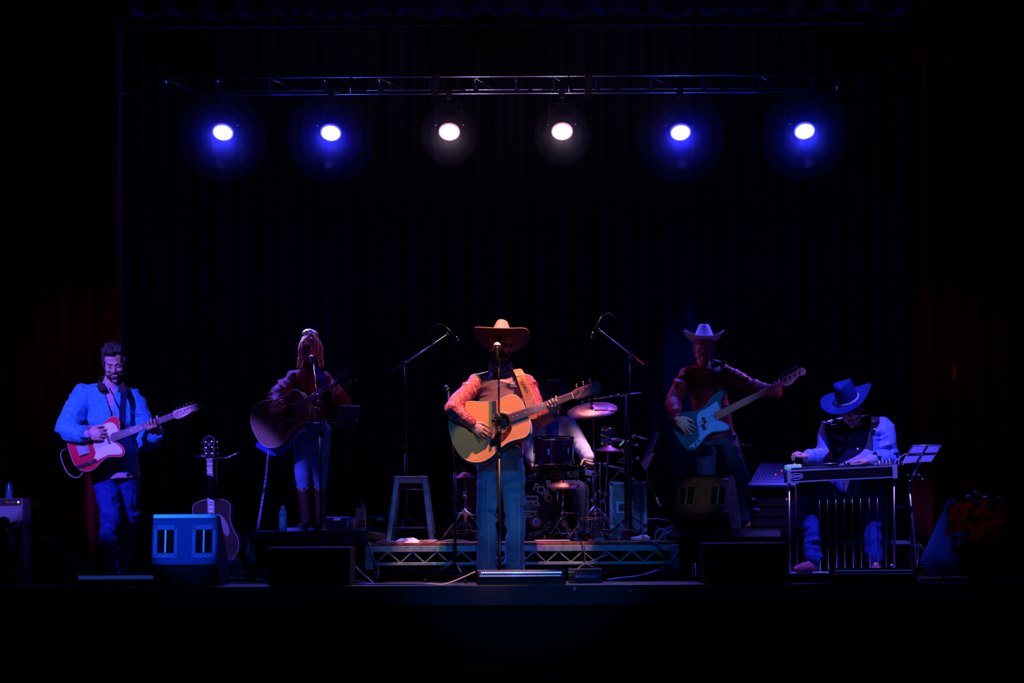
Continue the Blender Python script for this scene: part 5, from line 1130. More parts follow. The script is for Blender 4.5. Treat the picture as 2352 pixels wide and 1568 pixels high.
def arc(s, r0, a0, a1, size, base_out=True, m='drumtext'):
    for i, ch in enumerate(s):
        if ch == ' ': continue
        a = math.radians(a0+(a1-a0)*i/(len(s)-1)); d = V((math.cos(a), 0, math.sin(a))); p = c+d*r0+V((0, -.006, 0))
        up = d if base_out else -d; x = V((0, -1, 0)).cross(up) ; x = up.cross(V((0, -1, 0)))
        text('lettering', ch, size, frame(p, x, up), m, t, bold=size*.02)
arc('FORD', .188, 70, 28, .085, True)
arc('FORD.COM', .205, -84, -33, .045, False)
text('lettering', 'W', .04, frame(c+V((-.188, -.006, -.09)), (1, 0, -.7), (.7, 0, 1)), 'drumtext', t)
# the block emblem in the middle
for (x0, x1, z0, z1) in ((-.03, .085, .098, .112), (.073, .085, .045, .098), (-.03, .085, .060, .072), (.04, .052, .03, .06), (.04, .09, .028, .038), (.085, .095, .028, .055), (-.03, .075, -.02, -.008), (.06, .07, -.05, -.02), (-.03, .09, -.06, -.048), (-.03, .02, -.04, -.03)):
    MB().box(c+V(((x0+x1)/2, -.0055, (z0+z1)/2)), (x1-x0, .002, z1-z0)).build('emblem', 'drumtext', t)
pc = c+V((.068, -.008, -.10))
MB().lathe([(.018, 0), (.050, -.002), (.052, .004), (.018, .004)], pc, (0, -1, 0), 28, False).build('port_ring', 'cymbal', t); MB().lathe([(.001, .003), (.02, .003)], pc, (0, -1, 0), 20, False).build('port', 'drumblue', t)
for s in (-1, 1): MB().cyl(c+V((s*.2, .05, -.1)), V((c.x+s*.30, c.y-.02, DZ+.008)), .007).build('spur', 'chrome', t)
MB().ell(c+V((.03, .06, r+.012)), (.05, .07, .022)).build('mount', 'drumblue', t)
def tom(label, cx, y0, y1, w, Y, m, tilt=0.0, badge=True, legs=None, name='tom_drum', nl=6):
    a, b = P(cx, y0, Y), P(cx, y1, Y); rr = w*Y/F/2; h = (a-b).length; ax = V((0, tilt, 1)).normalized(); o = (a+b)/2-ax*h/2
    t = thing(name, label, 'drum', (o.x, o.y, o.z if not legs else DZ))
    MB().lathe([(rr-.006, .01), (rr-.006, h-.01)], o, ax, 40, False).build('shell', m, t)
    for hh in (0, h): MB().lathe([(rr-.008, hh-.012), (rr+.003, hh-.012), (rr+.003, hh+.012), (rr-.008, hh+.012)], o, ax, 40, False).build('hoop', 'chrome' if m != 'black' else 'blackgloss', t)
    for hh in (0, h): MB().lathe([(.001, hh), (rr-.006, hh)], o, ax, 40, False).build('head', 'drumhead', t)
    x = ax.orthogonal().normalized(); y = ax.cross(x)
    for k in range(nl):
        an = 2*math.pi*k/nl+.5; d = x*math.cos(an)+y*math.sin(an); MB().bar(o+d*(rr+.004)+ax*.012, o+d*(rr+.004)+ax*(h-.012), .006, .006).box(o+d*(rr+.002)+ax*h*.5, (.016, .016, .05)).build('lug', 'chrome', t, bevel=.002)
    if badge: MB().lathe([(.014, 0), (.018, .001), (.018, .003), (.014, .003)], o+V((0, -rr+.003, h*.52)), (0, -1, 0), 20, False).build('badge', 'chrome', t)
    return t, o, ax, rr, h
tom('dark purple tom drum with a small round badge, above the bass drum', 1272, 1006, 1062, 92, 13.95, 'drumpurple', -.10)
t, o, ax, rr, h = tom('black snare drum below the purple tom', 1280, 1072, 1098, 96, 14.2, 'black', 0, badge=False, name='snare_drum', nl=8)
MB().cyl((o.x, o.y, DZ+.15), o, .012).build('stand_post', 'steel', t); tripod(t, o.x, o.y, DZ, .2, .16, 'steel')
t, o, ax, rr, h = tom('dark floor tom with chrome legs, half hidden left of the singer', 1078, 1098, 1180, 78, 14.1, 'black', 0, badge=False, legs=True, name='floor_tom')
for k in range(3): a = .4+k*2.1; MB().cyl(o+V((math.cos(a)*(rr+.012), math.sin(a)*(rr+.012), h*.7)), (o.x+math.cos(a)*(rr+.012), o.y+math.sin(a)*(rr+.012), DZ+.006), .006).build('leg', 'chrome', t)
t, o, ax, rr, h = tom('small blue side drum on a chrome bracket right of the drummer', 1397, 984, 1016, 30, 14.1, 'drumblue', -.2, badge=False, name='small_drum', nl=6)
MB().chain([P(1378, 996, 14.05), P(1405, 1008, 13.98), P(1440, 1016, 14.0), P(1455, 1030, 14.05)], [.005]*4).build('bracket', 'chrome', t)
def cymbal(label, cx, cy, w, ht, Y, tiltx, stand_x=None, foot=True, base=1236, m='cymbal', roll=.12, trip=.24):
    c = P(cx, cy, Y); rr = w*Y/F/2; ax = V((-roll, -tiltx, 1)).normalized()
    X = P(stand_x or cx, 0, Y).x
    t = thing('cymbal', label, 'cymbal', (X, Y, DZ))
    MB().lathe([(.004, .026), (.02, .024), (.032, .012), (.05, .006), (rr*.6, -.004), (rr, -.018), (rr, -.0195), (rr*.6, -.006), (.05, .004), (.03, .009), (.004, .022)], c, ax, 56, False).build('bow', m, t)
    MB().cyl(c-ax*.02, c+ax*.05, .005).ell(c+ax*.04, .011).build('wing_nut', 'blackmetal', t)
    MB().cyl((X, Y, DZ+.16), (X, Y, (DZ+c.z)/2), .009).build('lower_pole', 'chrome', t); MB().cyl((X, Y, (DZ+c.z)/2), c-ax*.02, .006).build('upper_pole', 'chrome', t)
    MB().ell((X, Y, (DZ+c.z)/2), .018).cyl((X, Y, (DZ+c.z)/2), (X+.04, Y-.01, (DZ+c.z)/2), .006).build('clutch', 'chrome', t)
    tripod(t, X, Y, DZ, trip*.85, .19, 'chrome', rot=-1.0, double=True)
    return t
cymbal('large pinkish crash cymbal tilted on a stand beside the drummer', 1360, 938, 116, 32, 13.75, .42, 1362, roll=.13)
cymbal('pink cymbal low in front of the snare drum', 1294, 1110, 78, 16, 13.55, .22, 1286, roll=.0, trip=.15)
cymbal('thin cymbal at right of the kit below the small blue drum', 1398, 1029, 66, 8, 13.85, .12, 1385, roll=-.04, m='cymbal')
cymbal('hi-hat cymbal at the left of the kit behind the singer', 1068, 1090, 50, 8, 13.9, .10, 1066, roll=-.0, trip=.2)
# boom arm over the kit
t = thing('boom_arm', 'chrome boom arm running level above the crash cymbal to the right pole', 'stand', (P(1420, 908, 13.7).x, 13.7, P(1420, 908, 13.7).z))
MB().tube([P(1362, 915, 13.74), P(1420, 909, 13.74)], .0065, 8).build('tube', 'chrome', t); MB().tube([P(1415, 909, 13.74), P(1474, 903, 13.74)], .009, 8).build('tube', 'steel', t); MB().ell(P(1418, 908, 13.72), (.02, .012, .012)).build('joint', 'steel', t)
# percussion rack of pipes and clamps
t = thing('percussion_rack', 'tangle of chrome rack pipes and clamps right of the drums', 'rack', (P(1450, 1050, 14.0).x, 14.0, DZ))
for a, b in (((1408, 1005), (1455, 1017)), ((1455, 1000), (1490, 1010)), ((1420, 1062), (1455, 1060)), ((1420, 1062), (1438, 1045)), ((1438, 1045), (1446, 1018)), ((1400, 1110), (1424, 1080)), ((1424, 1080), (1470, 1110)), ((1360, 1060), (1445, 1082)), ((1447, 1150), (1449, 1060)), ((1378, 1060), (1380, 1200)), ((1362, 1090), (1364, 1210)), ((1428, 1030), (1440, 1048))):
    MB().tube([P(*a, 14.0), P(*b, 13.95)], .0065, 8).build('pipe', 'chrome', t)
for a in ((1455, 1002), (1462, 1022), (1446, 1040), (1402, 1110), (1430, 1082), (1364, 1082), (1390, 1066), (1345, 1078), (1352, 1100), (1378, 1128), (1360, 1148), (1385, 1150), (1448, 1128), (1465, 1052)):
    MB().ell(P(*a, 13.95), (.018, .014, .014)).box(P(*a, 13.94)+V((.01, 0, -.012)), (.02, .014, .016)).build('clamp', 'chrome', t)
MB().lathe([(.012, 0), (.022, 0), (.022, .05), (.012, .055)], P(1345, 1084, 13.9), (1, 0, -.3), 16).build('counterweight', 'white', t)
MB().cap(P(1424, 1022, 13.9), P(1432, 1014, 13.9), .007).build('sticker_capsule', 'tealglow', t)  # pale green sticker as a capsule, its brightness put in by emission
# pedals and feet of hardware on the platform
for cx, lab in ((1375, 'chrome kick pedal among the stand feet right of the bass drum'), (1316, 'chrome hi-hat pedal beside the bass drum')):
    p = P(cx, 1235, 13.7); t = thing('drum_pedal', lab, 'pedal', (p.x, 13.7, DZ))
    MB().box((p.x, 13.7, DZ+.008), (.09, .26, .012)).build('base_plate', 'steel', t, bevel=.003); MB().box((p.x, 13.68, DZ+.05), (.07, .22, .01), Matrix.Rotation(.3, 3, 'X')).build('footboard', 'chrome', t, bevel=.003)
    for s in (-1, 1): MB().cyl((p.x+s*.05, 13.8, DZ+.01), (p.x+s*.05, 13.8, DZ+.22), .007).build('post', 'chrome', t)
    MB().cyl((p.x-.06, 13.8, DZ+.22), (p.x+.06, 13.8, DZ+.22), .006).build('axle', 'chrome', t); MB().cyl((p.x, 13.8, DZ+.22), (p.x+.01, 13.76, DZ+.32), .004).ell((p.x+.01, 13.76, DZ+.33), .014).build('beater', 'black', t)
# front tripod hardware left of the singer on the platform
t = thing('hardware_stand', 'chrome double-braced tripod stand by the floor tom, left of the singer', 'stand', (P(1062, 0, 13.5).x, 13.5, DZ))
X = P(1062, 0, 13.5).x; MB().cyl((X, 13.5, DZ+.15), (X, 13.5, zz_(1128, 13.5)), .010).build('pole', 'chrome', t); tripod(t, X, 13.5, DZ, .22, .26, 'chrome', rot=-.5, double=True)
MB().tube([P(1042, 1178, 13.45), P(1092, 1182, 13.45)], .007, 8).build('arm', 'chrome', t); MB().ell(P(1066, 1134, 13.48), (.014, .012, .02)).build('clamp', 'chrome', t)
t = thing('hardware_stand', 'chrome tripod stand between the cymbals and the flight case', 'stand', (P(1362, 0, 13.5).x, 13.5, DZ))
X = P(1362, 0, 13.5).x; MB().cyl((X, 13.5, DZ+.15), (X, 13.5, zz_(1150, 13.5)), .010).build('pole', 'chrome', t); tripod(t, X, 13.5, DZ, .26, .28, 'chrome', rot=-.6, double=True)
for y in (1188, 1192): MB().tube([P(1333, y, 13.45), P(1406, y+1, 13.45)], .004, 6).build('brace', 'chrome', t)
MB().tube([P(1402, 1168, 13.4), P(1442, 1225, 13.35)], .008, 8).build('strut', 'alu', t)
# flight case behind
Y = 14.45; x0, x1 = P(1394, 0, Y).x, P(1480, 0, Y).x; z1 = P(1436, 1106, Y).z
t = thing('flight_case', 'blue-edged flight case with recessed handle standing right of the drum kit', 'case', ((x0+x1)/2, Y, DZ)); xm = (x0+x1)/2
MB().box((xm, Y+.18, (z1+DZ)/2), (x1-x0-.01, .36, z1-DZ-.005)).build('box', 'case', t, bevel=.004)
for X in (x0+.012, x1-.012): MB().box((X, Y-.001, (z1+DZ)/2), (.026, .012, z1-DZ)).build('edge', 'caseedge', t, bevel=.003)
for Z in (z1-.012, DZ+.012): MB().box((xm, Y-.001, Z), (x1-x0, .012, .024)).build('edge', 'caseedge', t, bevel=.003)
for X in (x0+.016, x1-.016):
    for Z in (z1-.014, DZ+.016): MB().ell((X, Y, Z), .022).build('corner_ball', 'steel', t)
hz = P(1436, 1165, Y); MB().box(hz+V((0, -.003, 0)), (.155, .008, .10)).build('handle_plate', 'caseedge', t, bevel=.01); MB().box(hz+V((0, -.007, 0)), (.11, .004, .065)).build('recess', 'black', t); MB().cyl(hz+V((-.05, -.013, 0)), hz+V((.05, -.013, 0)), .008).build('handle', 'steel', t)
# small things on the drum platform
o = MB().box(P(1268, 1243, 13.1)+V((0, 0, .008)), (.25, .22, .004), Matrix.Rotation(.06, 3, 'Z')).build('sheet', 'paper'); setp(o, 'flat pale sheet lying at the front of the drum platform near the bass drum', 'paper')
t = thing('white_sheet', 'folded white sheet with blue tape on the drum platform below the stool', 'paper', P(935, 1240, 13.0))
q = MB(); A = [P(900, 1247, 12.95), P(975, 1247, 12.95), P(950, 1234, 13.05), P(920, 1236, 13.05)]; q.add(A+[p+V((0, .16, -.03)) for p in A], [(0, 1, 2, 3), (7, 6, 5, 4), (0, 4, 5, 1), (1, 5, 6, 2), (2, 6, 7, 3), (3, 7, 4, 0)], False); q.build('sheet', 'paper', t)
MB().bar(P(925, 1246, 12.94), P(932, 1236, 13.03), .02, .004, up=(0, 1, 0)).build('tape', 'bluetape', t)
p = P(1440, 1240, 13.1); t = thing('red_cup', 'small dark red cup under a metal foot at the platform front', 'cup', (p.x, 13.1, DZ)); MB().lathe([(.028, 0), (.04, .085), (.037, .085), (.026, .004)], (p.x, 13.1, DZ), (0, 0, 1), 24, False).build('cup', 'velvet', t)
MB().lathe([(.037, .083), (.042, .083), (.042, .088), (.037, .088)], (p.x, 13.1, DZ), (0, 0, 1), 24, False).build('rim', 'cablepale', t)
o = MB().ell(P(1465, 1238, 13.15), (.07, .05, .022)).ell(P(1478, 1236, 13.15), (.05, .04, .028)).build('cloth', 'whiteshirt'); setp(o, 'crumpled pale cloth on the platform beside the small red cup', 'cloth')
# ================================================================ music stand with white sheet behind kit
Y = 14.3
t = thing('music_stand', 'music stand seen edge-on with a glowing white sheet right of the kit', 'music stand', (P(1490, 0, Y).x, Y, DZ))
A = [P(1512, 995, Y), P(1505, 990, Y+.25), P(1472, 1062, Y+.2), P(1478, 1080, Y)]
q = MB(); q.add(A+[p+V((.008, 0, .004)) for p in A], [(0, 1, 2, 3), (7, 6, 5, 4), (0, 4, 5, 1), (1, 5, 6, 2), (2, 6, 7, 3), (3, 7, 4, 0)], False); q.build('desk', 'musicstand', t)
q = MB(); A = [P(1503, 1040, Y-.06), P(1486, 1052, Y-.05), P(1472, 1066, Y-.05), P(1484, 1082, Y-.06)]; q.add(A+[p+V((-.004, -.002, .004)) for p in A], [(0, 1, 2, 3), (7, 6, 5, 4), (0, 4, 5, 1), (1, 5, 6, 2), (2, 6, 7, 3), (3, 7, 4, 0)], False); q.build('sheet', 'paper', t)
MB().cyl(P(1486, 1070, Y), (P(1486, 0, Y).x, Y, DZ+.15), .009).build('pole', 'blackmetal', t); tripod(t, P(1486, 0, Y).x, Y, DZ, .2, .15)
MB().tube([P(1478, 1085, Y-.05), P(1508, 1143, Y-.3)], .005, 8).build('arm', 'blackmetal', t); MB().cap(P(1508, 1145, Y-.3), P(1516, 1162, Y-.3), .012).build('microphone_body', 'steel', t)
# ================================================================ things on the blonde singer's platform
Y = 13.0
p = P(650, 1219, Y); t = thing('water_bottle', 'clear ribbed water bottle standing on the left platform', 'bottle', (p.x, Y, rz)); h = P(650, 1161, Y).z-rz
prof = [(.024, 0), (.030, .004)]
for i in range(12): prof += [(.0305, .01+i*.0085), (.0285, .014+i*.0085)]
prof += [(.0305, .115), (.0305, .135), (.026, .150), (.014, h-.022), (.0125, h-.016)]
MB().lathe([(r_, min(z_, h-.01)) for r_, z_ in prof], (p.x, Y, rz), (0, 0, 1), 28).build('bottle_body', 'plastic', t)
MB().lathe([(.031, .112), (.0312, .135)], (p.x, Y, rz), (0, 0, 1), 28, False).build('label_band', 'cableblue', t); MB().cyl((p.x, Y, rz+h-.018), (p.x, Y, rz+h), .014, n=20).build('cap', 'pearl', t)
Y = 12.95; p = P(807, 1219, Y); t = thing('beer_cup', 'clear plastic cup half full of amber drink beside the carton', 'cup', (p.x, Y, rz))
MB().lathe([(.030, 0), (.036, .098), (.0345, .098), (.0285, .003)], (p.x, Y, rz), (0, 0, 1), 28, False).build('cup', 'clearcup', t); MB().lathe([(.027, .004), (.0325, .058)], (p.x, Y, rz), (0, 0, 1), 28).build('drink', 'beer', t); MB().lathe([(.0325, .058), (.0328, .063)], (p.x, Y, rz), (0, 0, 1), 28).build('foam', 'cream', t)
MB().lathe([(.0345, .096), (.037, .096), (.037, .100), (.0345, .1)], (p.x, Y, rz), (0, 0, 1), 28, False).build('rim', 'plastic', t)
Y = 13.05; p = P(829, 1219, Y); t = thing('drink_carton', 'tall printed carton with dark screw cap standing behind the amber cup', 'carton', (p.x, Y, rz)); h = P(829, 1166, Y).z-rz
MB().box((p.x, Y, rz+h/2), (.072, .06, h)).build('box', 'carton', t, bevel=.004)
MB().lathe([(.034, 0), (.03, .012), (.018, .02), (.018, .038), (.004, .045)], (p.x, Y, rz+h), (0, 0, 1), 20).build('cap', 'blackgloss', t); MB().tube(spline([(p.x+.02, Y, rz+h+.02), (p.x+.04, Y, rz+h+.0), (p.x+.042, Y, rz+h-.03)], 4), .008, 8).build('spout', 'blackgloss', t)
MB().box((p.x+.008, Y-.031, rz+h*.72), (.042, .002, h*.28)).build('label', 'plastic', t); MB().box((p.x+.008, Y-.031, rz+h*.25), (.045, .002, .02)).build('label', 'ebony', t); MB().box((p.x+.008, Y-.031, rz+h*.42), (.045, .002, .018)).build('label', 'velvet', t); text('label_mark', 'B', .035, frame((p.x+.008, Y-.0335, rz+h*.72), (1, 0, .3), (0, 0, 1)), 'ebony', t)
o = MB().box(P(690, 1212, 13.5)+V((0, 0, -.005)), (.24, .14, .03)).build('pedal_board', 'cableblue', bevel=.005); setp(o, 'low flat pedal box at the blonde singer\'s feet', 'pedal'); o.location.z = rz
# amp cases behind the platform
Y = 15.15; x0, x1 = P(742, 0, Y).x, P(893, 0, Y).x; z1 = P(817, 1186, Y).z; t = thing('low_case', 'low dark equipment case behind the left platform with blue-lit top edge', 'case', ((x0+x1)/2, Y, 0))
MB().box(((x0+x1)/2, Y+.2, z1/2), (x1-x0, .4, z1)).build('box', 'matteblack', t, bevel=.006); MB().box(((x0+x1)/2, Y, z1-.006), (x1-x0, .02, .012)).build('edge', 'cableblue', t, bevel=.003)
for X in (x0+.1, x1-.1): MB().box((X, Y-.004, z1-.02), (.06, .01, .03)).build('latch', 'steel', t, bevel=.002)
# braided blue strap or chain hanging from the blonde singer's guitar
ch = MB(); pts = spline([P(617, 1030, 13.8), P(610, 1100, 13.5), P(600, 1165, 13.2), P(592, 1215, 13.0)], 20)
for i in range(len(pts)-1):
    a = pts[i]; s = .006*math.sin(i*1.1); ch.ell(a+V((s, 0, 0)), .0055, nu=6, nv=4)
    ch.ell(a-V((s, 0, 0)), .0055, nu=6, nv=4)
setp(ch.build('braided_cord', 'plastic', gw), kind='stuff')
# ================================================================ left amplifier with can
Y = 13.1; x0, x1 = P(-70, 0, Y).x, P(46, 0, Y).x; z0 = .0; zt2 = P(10, 1144, Y).z
t = thing('guitar_amplifier', 'pale covered guitar amplifier cut off by the left edge', 'amplifier', ((x0+x1)/2, Y, 0))
xm = (x0+x1)/2
MB().box((xm, Y+.12, zt2/2), (x1-x0, .24, zt2)).build('cabinet', 'amptolex', t, bevel=.01)
zp = P(10, 1162, Y).z; MB().box((xm-.003, Y-.004, (zt2+zp)/2), (x1-x0-.02, .01, zt2-zp-.008)).build('control_panel', 'black', t)
text('panel_lettering', 'Reverb', .022, frame((P(19, 0, Y).x, Y-.011, (zt2+zp)/2), (1, 0, 0), (0, 0, 1)), 'cablepale', t)
MB().ell((P(37, 0, Y).x, Y-.012, (zt2+zp)/2), .007).build('pilot_light', 'whiteled', t)
for k in (4, -8): MB().cyl((P(k, 0, Y).x, Y-.008, (zt2+zp)/2), (P(k, 0, Y).x, Y-.022, (zt2+zp)/2), .011).build('knob', 'black', t)
gx1 = P(36, 0, Y).x; gz1 = P(10, 1169, Y).z; MB().box(((x0+.03+gx1)/2, Y-.003, gz1/2+.02), (gx1-x0-.03, .008, gz1-.06)).build('grille', 'ampgrille', t)
gr = MB()
for k in range(16): X = x0+.04+(gx1-x0-.05)*k/15; gr.box((X, Y-.008, gz1/2+.02), (.006, .003, gz1-.06))
setp(gr.build('grille_threads', 'plastic', t), kind='stuff')
p = P(21, 1144, Y+.08); t = thing('drink_can', 'tall blue drink can standing on the guitar amplifier', 'can', (p.x, Y+.08, zt2)); h = P(21, 1105, Y+.08).z-zt2
MB().lathe([(.022, 0), (.027, .006), (.027, h-.012), (.023, h-.002), (.022, h-.006), (.001, h-.006)], (p.x, Y+.08, zt2), (0, 0, 1), 28).build('can_body', 'canblue', t); MB().lathe([(.022, h-.003), (.0245, h-.003), (.0245, h), (.022, h)], (p.x, Y+.08, zt2), (0, 0, 1), 28, False).build('rim', 'chrome', t)
# boom stand in the dark before the amp
t = thing('amp_microphone_stand', 'dark short boom stand leaning in front of the left amplifier', 'microphone stand', (P(30, 0, 12.7).x, 12.7, 0))
MB().tube([P(48, 1198, 12.75), P(108, 1240, 12.7), P(215, 1315, 12.6)], [.008, .008, .007], 8).build('boom_arm', 'blackmetal', t); MB().cyl(P(30, 1330, 12.75), P(52, 1200, 12.75), .010).build('pole', 'blackmetal', t)
MB().cap(P(25, 1206, 12.72), P(38, 1198, 12.75), .014, .01).build('microphone_body', 'blackmetal', t); MB().ell(P(8, 1200, 12.8), (.05, .04, .045)).build('bag_top', 'black', t); MB().ell(P(8, 1270, 12.8), (.09, .08, .2)).build('bag', 'black', t)
tripod(t, P(30, 0, 12.75).x, 12.75, 0, .2, .15)

# ================================================================ mixing console and rack (between the bass player and the steel)
Y = 13.75; t = thing('mixing_console', 'blue-lit digital mixing console with small red lights left of the pedal steel', 'mixer', (P(1775, 1112, Y).x, Y, P(1775, 1112, Y).z))
a, b_ = P(1722, 1108, Y), P(1832, 1108, Y); tl, tr_ = P(1746, 1063, Y+.42), P(1834, 1063, Y+.42)
q = MB(); A = [a, b_, tr_, tl]; q.add(A+[p-V((0, 0, .035)) for p in A], [(0, 1, 2, 3), (7, 6, 5, 4), (0, 4, 5, 1), (1, 5, 6, 2), (2, 6, 7, 3), (3, 7, 4, 0)], False); q.build('case', 'consoleblue', t, bevel=.004)
kn = random.Random(3)
for r_ in range(8):
    v = .06+r_*.115; row = MB()
    for k in range(13):
        u = .06+k*.075
        if kn.random() < .2: continue
        p = (a*(1-u)+b_*u)*(1-v)+(tl*(1-u)+tr_*u)*v+V((0, 0, .005)); row.ell(p, (.0075, .0075, .007), nu=7, nv=5)
    row.build('knob_row', 'knob', t)
fd = MB()
for k in range(22): u = .04+k*.043; p = a*(1-u)+b_*u+V((0, -.004, .012)); fd.box(p, (.007, .01, .02))
fd.build('fader_row', 'knob', t)
for u, v in ((.9, .9), (.62, .55), (.5, .35), (.84, .42)): MB().ell((a*(1-u)+b_*u)*(1-v)+(tl*(1-u)+tr_*u)*v+V((0, 0, .008)), .007 if u > .8 else .005).build('red_light', 'redled', t)
MB().box((a+b_)/2+V((0, .02, -.012)), (b_.x-a.x+.02, .05, .02)).build('armrest', 'plastic', t, bevel=.004)
zc = P(1775, 1114, Y).z-.035; t = thing('equipment_rack', 'black equipment rack with a red indicator light under the mixing console', 'rack', (P(1778, 0, Y).x, Y+.03, rz))
x0, x1 = P(1725, 0, Y).x, P(1836, 0, Y).x
MB().box(((x0+x1)/2, Y+.28, (zc+rz)/2+.002), (x1-x0, .44, zc-rz-.012)).build('cabinet', 'matteblack', t, bevel=.006)
for k in range(4): MB().box(((x0+x1)/2, Y+.055, rz+.05+k*.08), (x1-x0-.03, .012, .065)).build('rack_panel', 'matteblack', t, bevel=.002)
MB().ell(P(1807, 1146, Y+.04), .006).build('red_light', 'redled', t); MB().box(P(1730, 1145, Y+.045), (.03, .004, .012)).build('badge', 'cableblue', t); MB().box(P(1738, 1169, Y+.045), (.05, .004, .01)).build('badge', 'cableblue', t)
# pale-topped hardware behind the bass player
t = thing('instrument_stand', 'thin chrome-topped stand behind the bass player\'s raised leg', 'stand', (P(1712, 0, 14.6).x, 14.6, rz))
MB().tube([P(1702, 1021, 14.6), P(1720, 1022, 14.6)], .008, 8).ell(P(1720, 1022, 14.6), .012).build('top_arm', 'chrome', t); MB().cyl(P(1719, 1024, 14.6), (P(1719, 0, 14.6).x, 14.6, rz+.12), .006).build('pole', 'blackmetal', t); tripod(t, P(1719, 0, 14.6).x, 14.6, rz, .14, .12)

# ================================================================ pedal steel guitar
Y = 12.62
t = thing('pedal_steel_guitar', 'long pedal steel guitar with oval badge, pedal rods and legs at the right', 'pedal steel', (P(1925, 0, Y).x, Y, 0))
x0, x1 = P(1805, 0, Y).x, P(2053, 0, Y).x
zl, zr = P(1805, 1095, Y).z, P(2050, 1083, Y).z; xm = (x0+x1)/2; R = Matrix.Rotation(-math.atan2(zr-zl, x1-x0), 3, 'Y'); cz = (zl+zr)/2; L = x1-x0
def S(u, dz, dy=0): return V((x0+L*u, Y+dy, zl+(zr-zl)*u+dz))
MB().box(S(.5, 0, .13), (L*.98, .24, .075), R).build('body', 'black', t, bevel=.004)
MB().box(S(.5, .0, -.0), (L*.96, .012, .07), R).build('front_apron', 'blackgloss', t, bevel=.002)
MB().box(S(.5, .040, .0), (L, .02, .012), R).build('upper_trim', 'caseedge', t, bevel=.002); MB().box(S(.5, -.040, .0), (L, .02, .010), R).build('lower_trim', 'caseedge', t, bevel=.002)
for u in (.005, .985): MB().box(S(u, 0, .0), (.035 if u > .5 else .03, .03, .10), R).build('end_plate', 'alu', t, bevel=.003)
MB().box(S(.40, .055, .08), (L*.70, .10, .014), R).build('fretboard', 'black', t, bevel=.002); MB().box(S(.40, .060, .03), (L*.74, .02, .012), R).build('neck_rail', 'chrome', t, bevel=.002)
MB().box(S(.06, .072, .08), (.11, .12, .035), R).build('bridge_cover', 'tealglow', t, bevel=.01)  # cover is no lamp, emission gives it a bright look
st_ = MB()
for k in range(10): st_.cyl(S(.05, .083, .045+k*.009), S(.84, .085, .045+k*.009), .0012, n=5)
setp(st_.build('strings', 'chrome', t), kind='stuff')
MB().box(S(.89, .055, .08), (.14, .11, .02), R).build('keyhead', 'steel', t, bevel=.003)
for k in range(5):
    for s in (0, 1):
        p = S(.815+k*.033+s*.015, .062+s*.018, .02 if s == 0 else .07); MB().ell(p, (.011, .012, .010), nu=10, nv=6).cyl(p+V((0, .01, .0)), p+V((0, .03, .015)), .004, n=6).build('tuning_peg', 'chrome', t)
for k in range(6): p = S(1.0+k*.016, .055+.012*math.sin(k*2), .05+.02*(k % 2)); MB().ell(p, .009, nu=8, nv=5).build('tuning_peg', 'chrome', t)
MB().lathe([(.001, 0), (.001, .001)], S(.1, 0, -.01), (0, -1, 0), 8) 
q = MB(); ov = [(math.cos(a*math.pi/16)*.048, math.sin(a*math.pi/16)*.022) for a in range(32)]; fm = frame(S(.073, 0, -.008), (1, 0, .045), (0, 0, 1))
q.prism(ov, 0, .002, fm); q.build('badge_plate', 'consoleblue', t); MB().tube([fm@V((x, y, .003)) for x, y in ov+ov[:1]], .0016, 5).build('badge_rim', 'pearl', t)
text('badge_lettering', 'CARTER', .021, fm@Matrix.Translation((0, 0, .003)), 'pearl', t)
for u, dy, m_ in ((.012, .02, 'steel'), (.985, .02, 'steel'), (.13, .25, 'steel'), (.97, .25, 'steel')):
    p = S(u, -.045, dy); MB().cyl(p, (p.x, p.y, .01), .010, n=12).build('leg', m_, t); MB().lathe([(.011, 0), (.018, .004), (.018, .02), (.011, .025)], (p.x, p.y, 0), (0, 0, 1), 14).build('leg_foot', 'rubber', t)
pr = [1879, 1898, 1917, 1936, 1955, 1974, 1994, 2013]
for x in pr: X = P(x, 0, Y).x; MB().cyl((X, Y+.03, .05), (X, Y+.06, P(x, 1106, Y).z), .0032, n=6).build('pedal_rod', 'chrome', t)
zb_ = P(1900, 1314, Y).z; MB().box((xm, Y+.03, .052), (L*.97, .04, .022)).build('pedal_bar', 'alu', t, bevel=.003)
for x in pr: X = P(x, 0, Y).x; MB().box((X, Y-.05, .040), (.026, .13, .008), Matrix.Rotation(.12, 3, 'X')).build('pedal', 'steel', t, bevel=.002)
for u in (.45, .60): p = S(u, -.05, .1); MB().cyl(p, p+V((.004, 0, -.10 if u < .5 else -.16)), .005).build('knee_lever', 'steel', t)
o = MB().cyl(P(1938, 1064, Y+.05), P(1952, 1066, Y+.05), .010).build('steel_bar', 'chrome'); setp(o, 'small steel slide bar under the pedal steel player\'s hand', 'slide')
# bench behind
Y = 13.15; x0, x1 = P(1898, 0, Y).x, P(2088, 0, Y).x; zt3 = P(1990, 1137, Y).z
t = thing('seat_bench', 'dark bench frame the pedal steel player sits on', 'bench', ((x0+x1)/2, Y, 0)); xm = (P(1935, 0, Y).x+P(2000, 0, Y).x)/2
MB().box((xm, Y+.08, zt3-.045), (.42, .34, .06)).build('seat', 'black', t, bevel=.015)
MB().box(((x0+x1)/2, Y-.08, zz_(1250, Y)), (x1-x0, .03, .03)).build('front_rail', 'case', t, bevel=.003)
for X in (x0+.02, x1-.02):
    for Yy in (Y-.08, Y+.24): MB().box((X, Yy, (zt3-.075)/2), (.03, .03, zt3-.075)).build('leg', 'blackmetal', t, bevel=.003)
for x, y in ((1922, 1262), (1960, 1262)): MB().cyl(P(x, y, Y), (P(x+3, 0, Y).x, Y, .01), .010).build('strut', 'alu' if x < 1930 else 'steel', t)
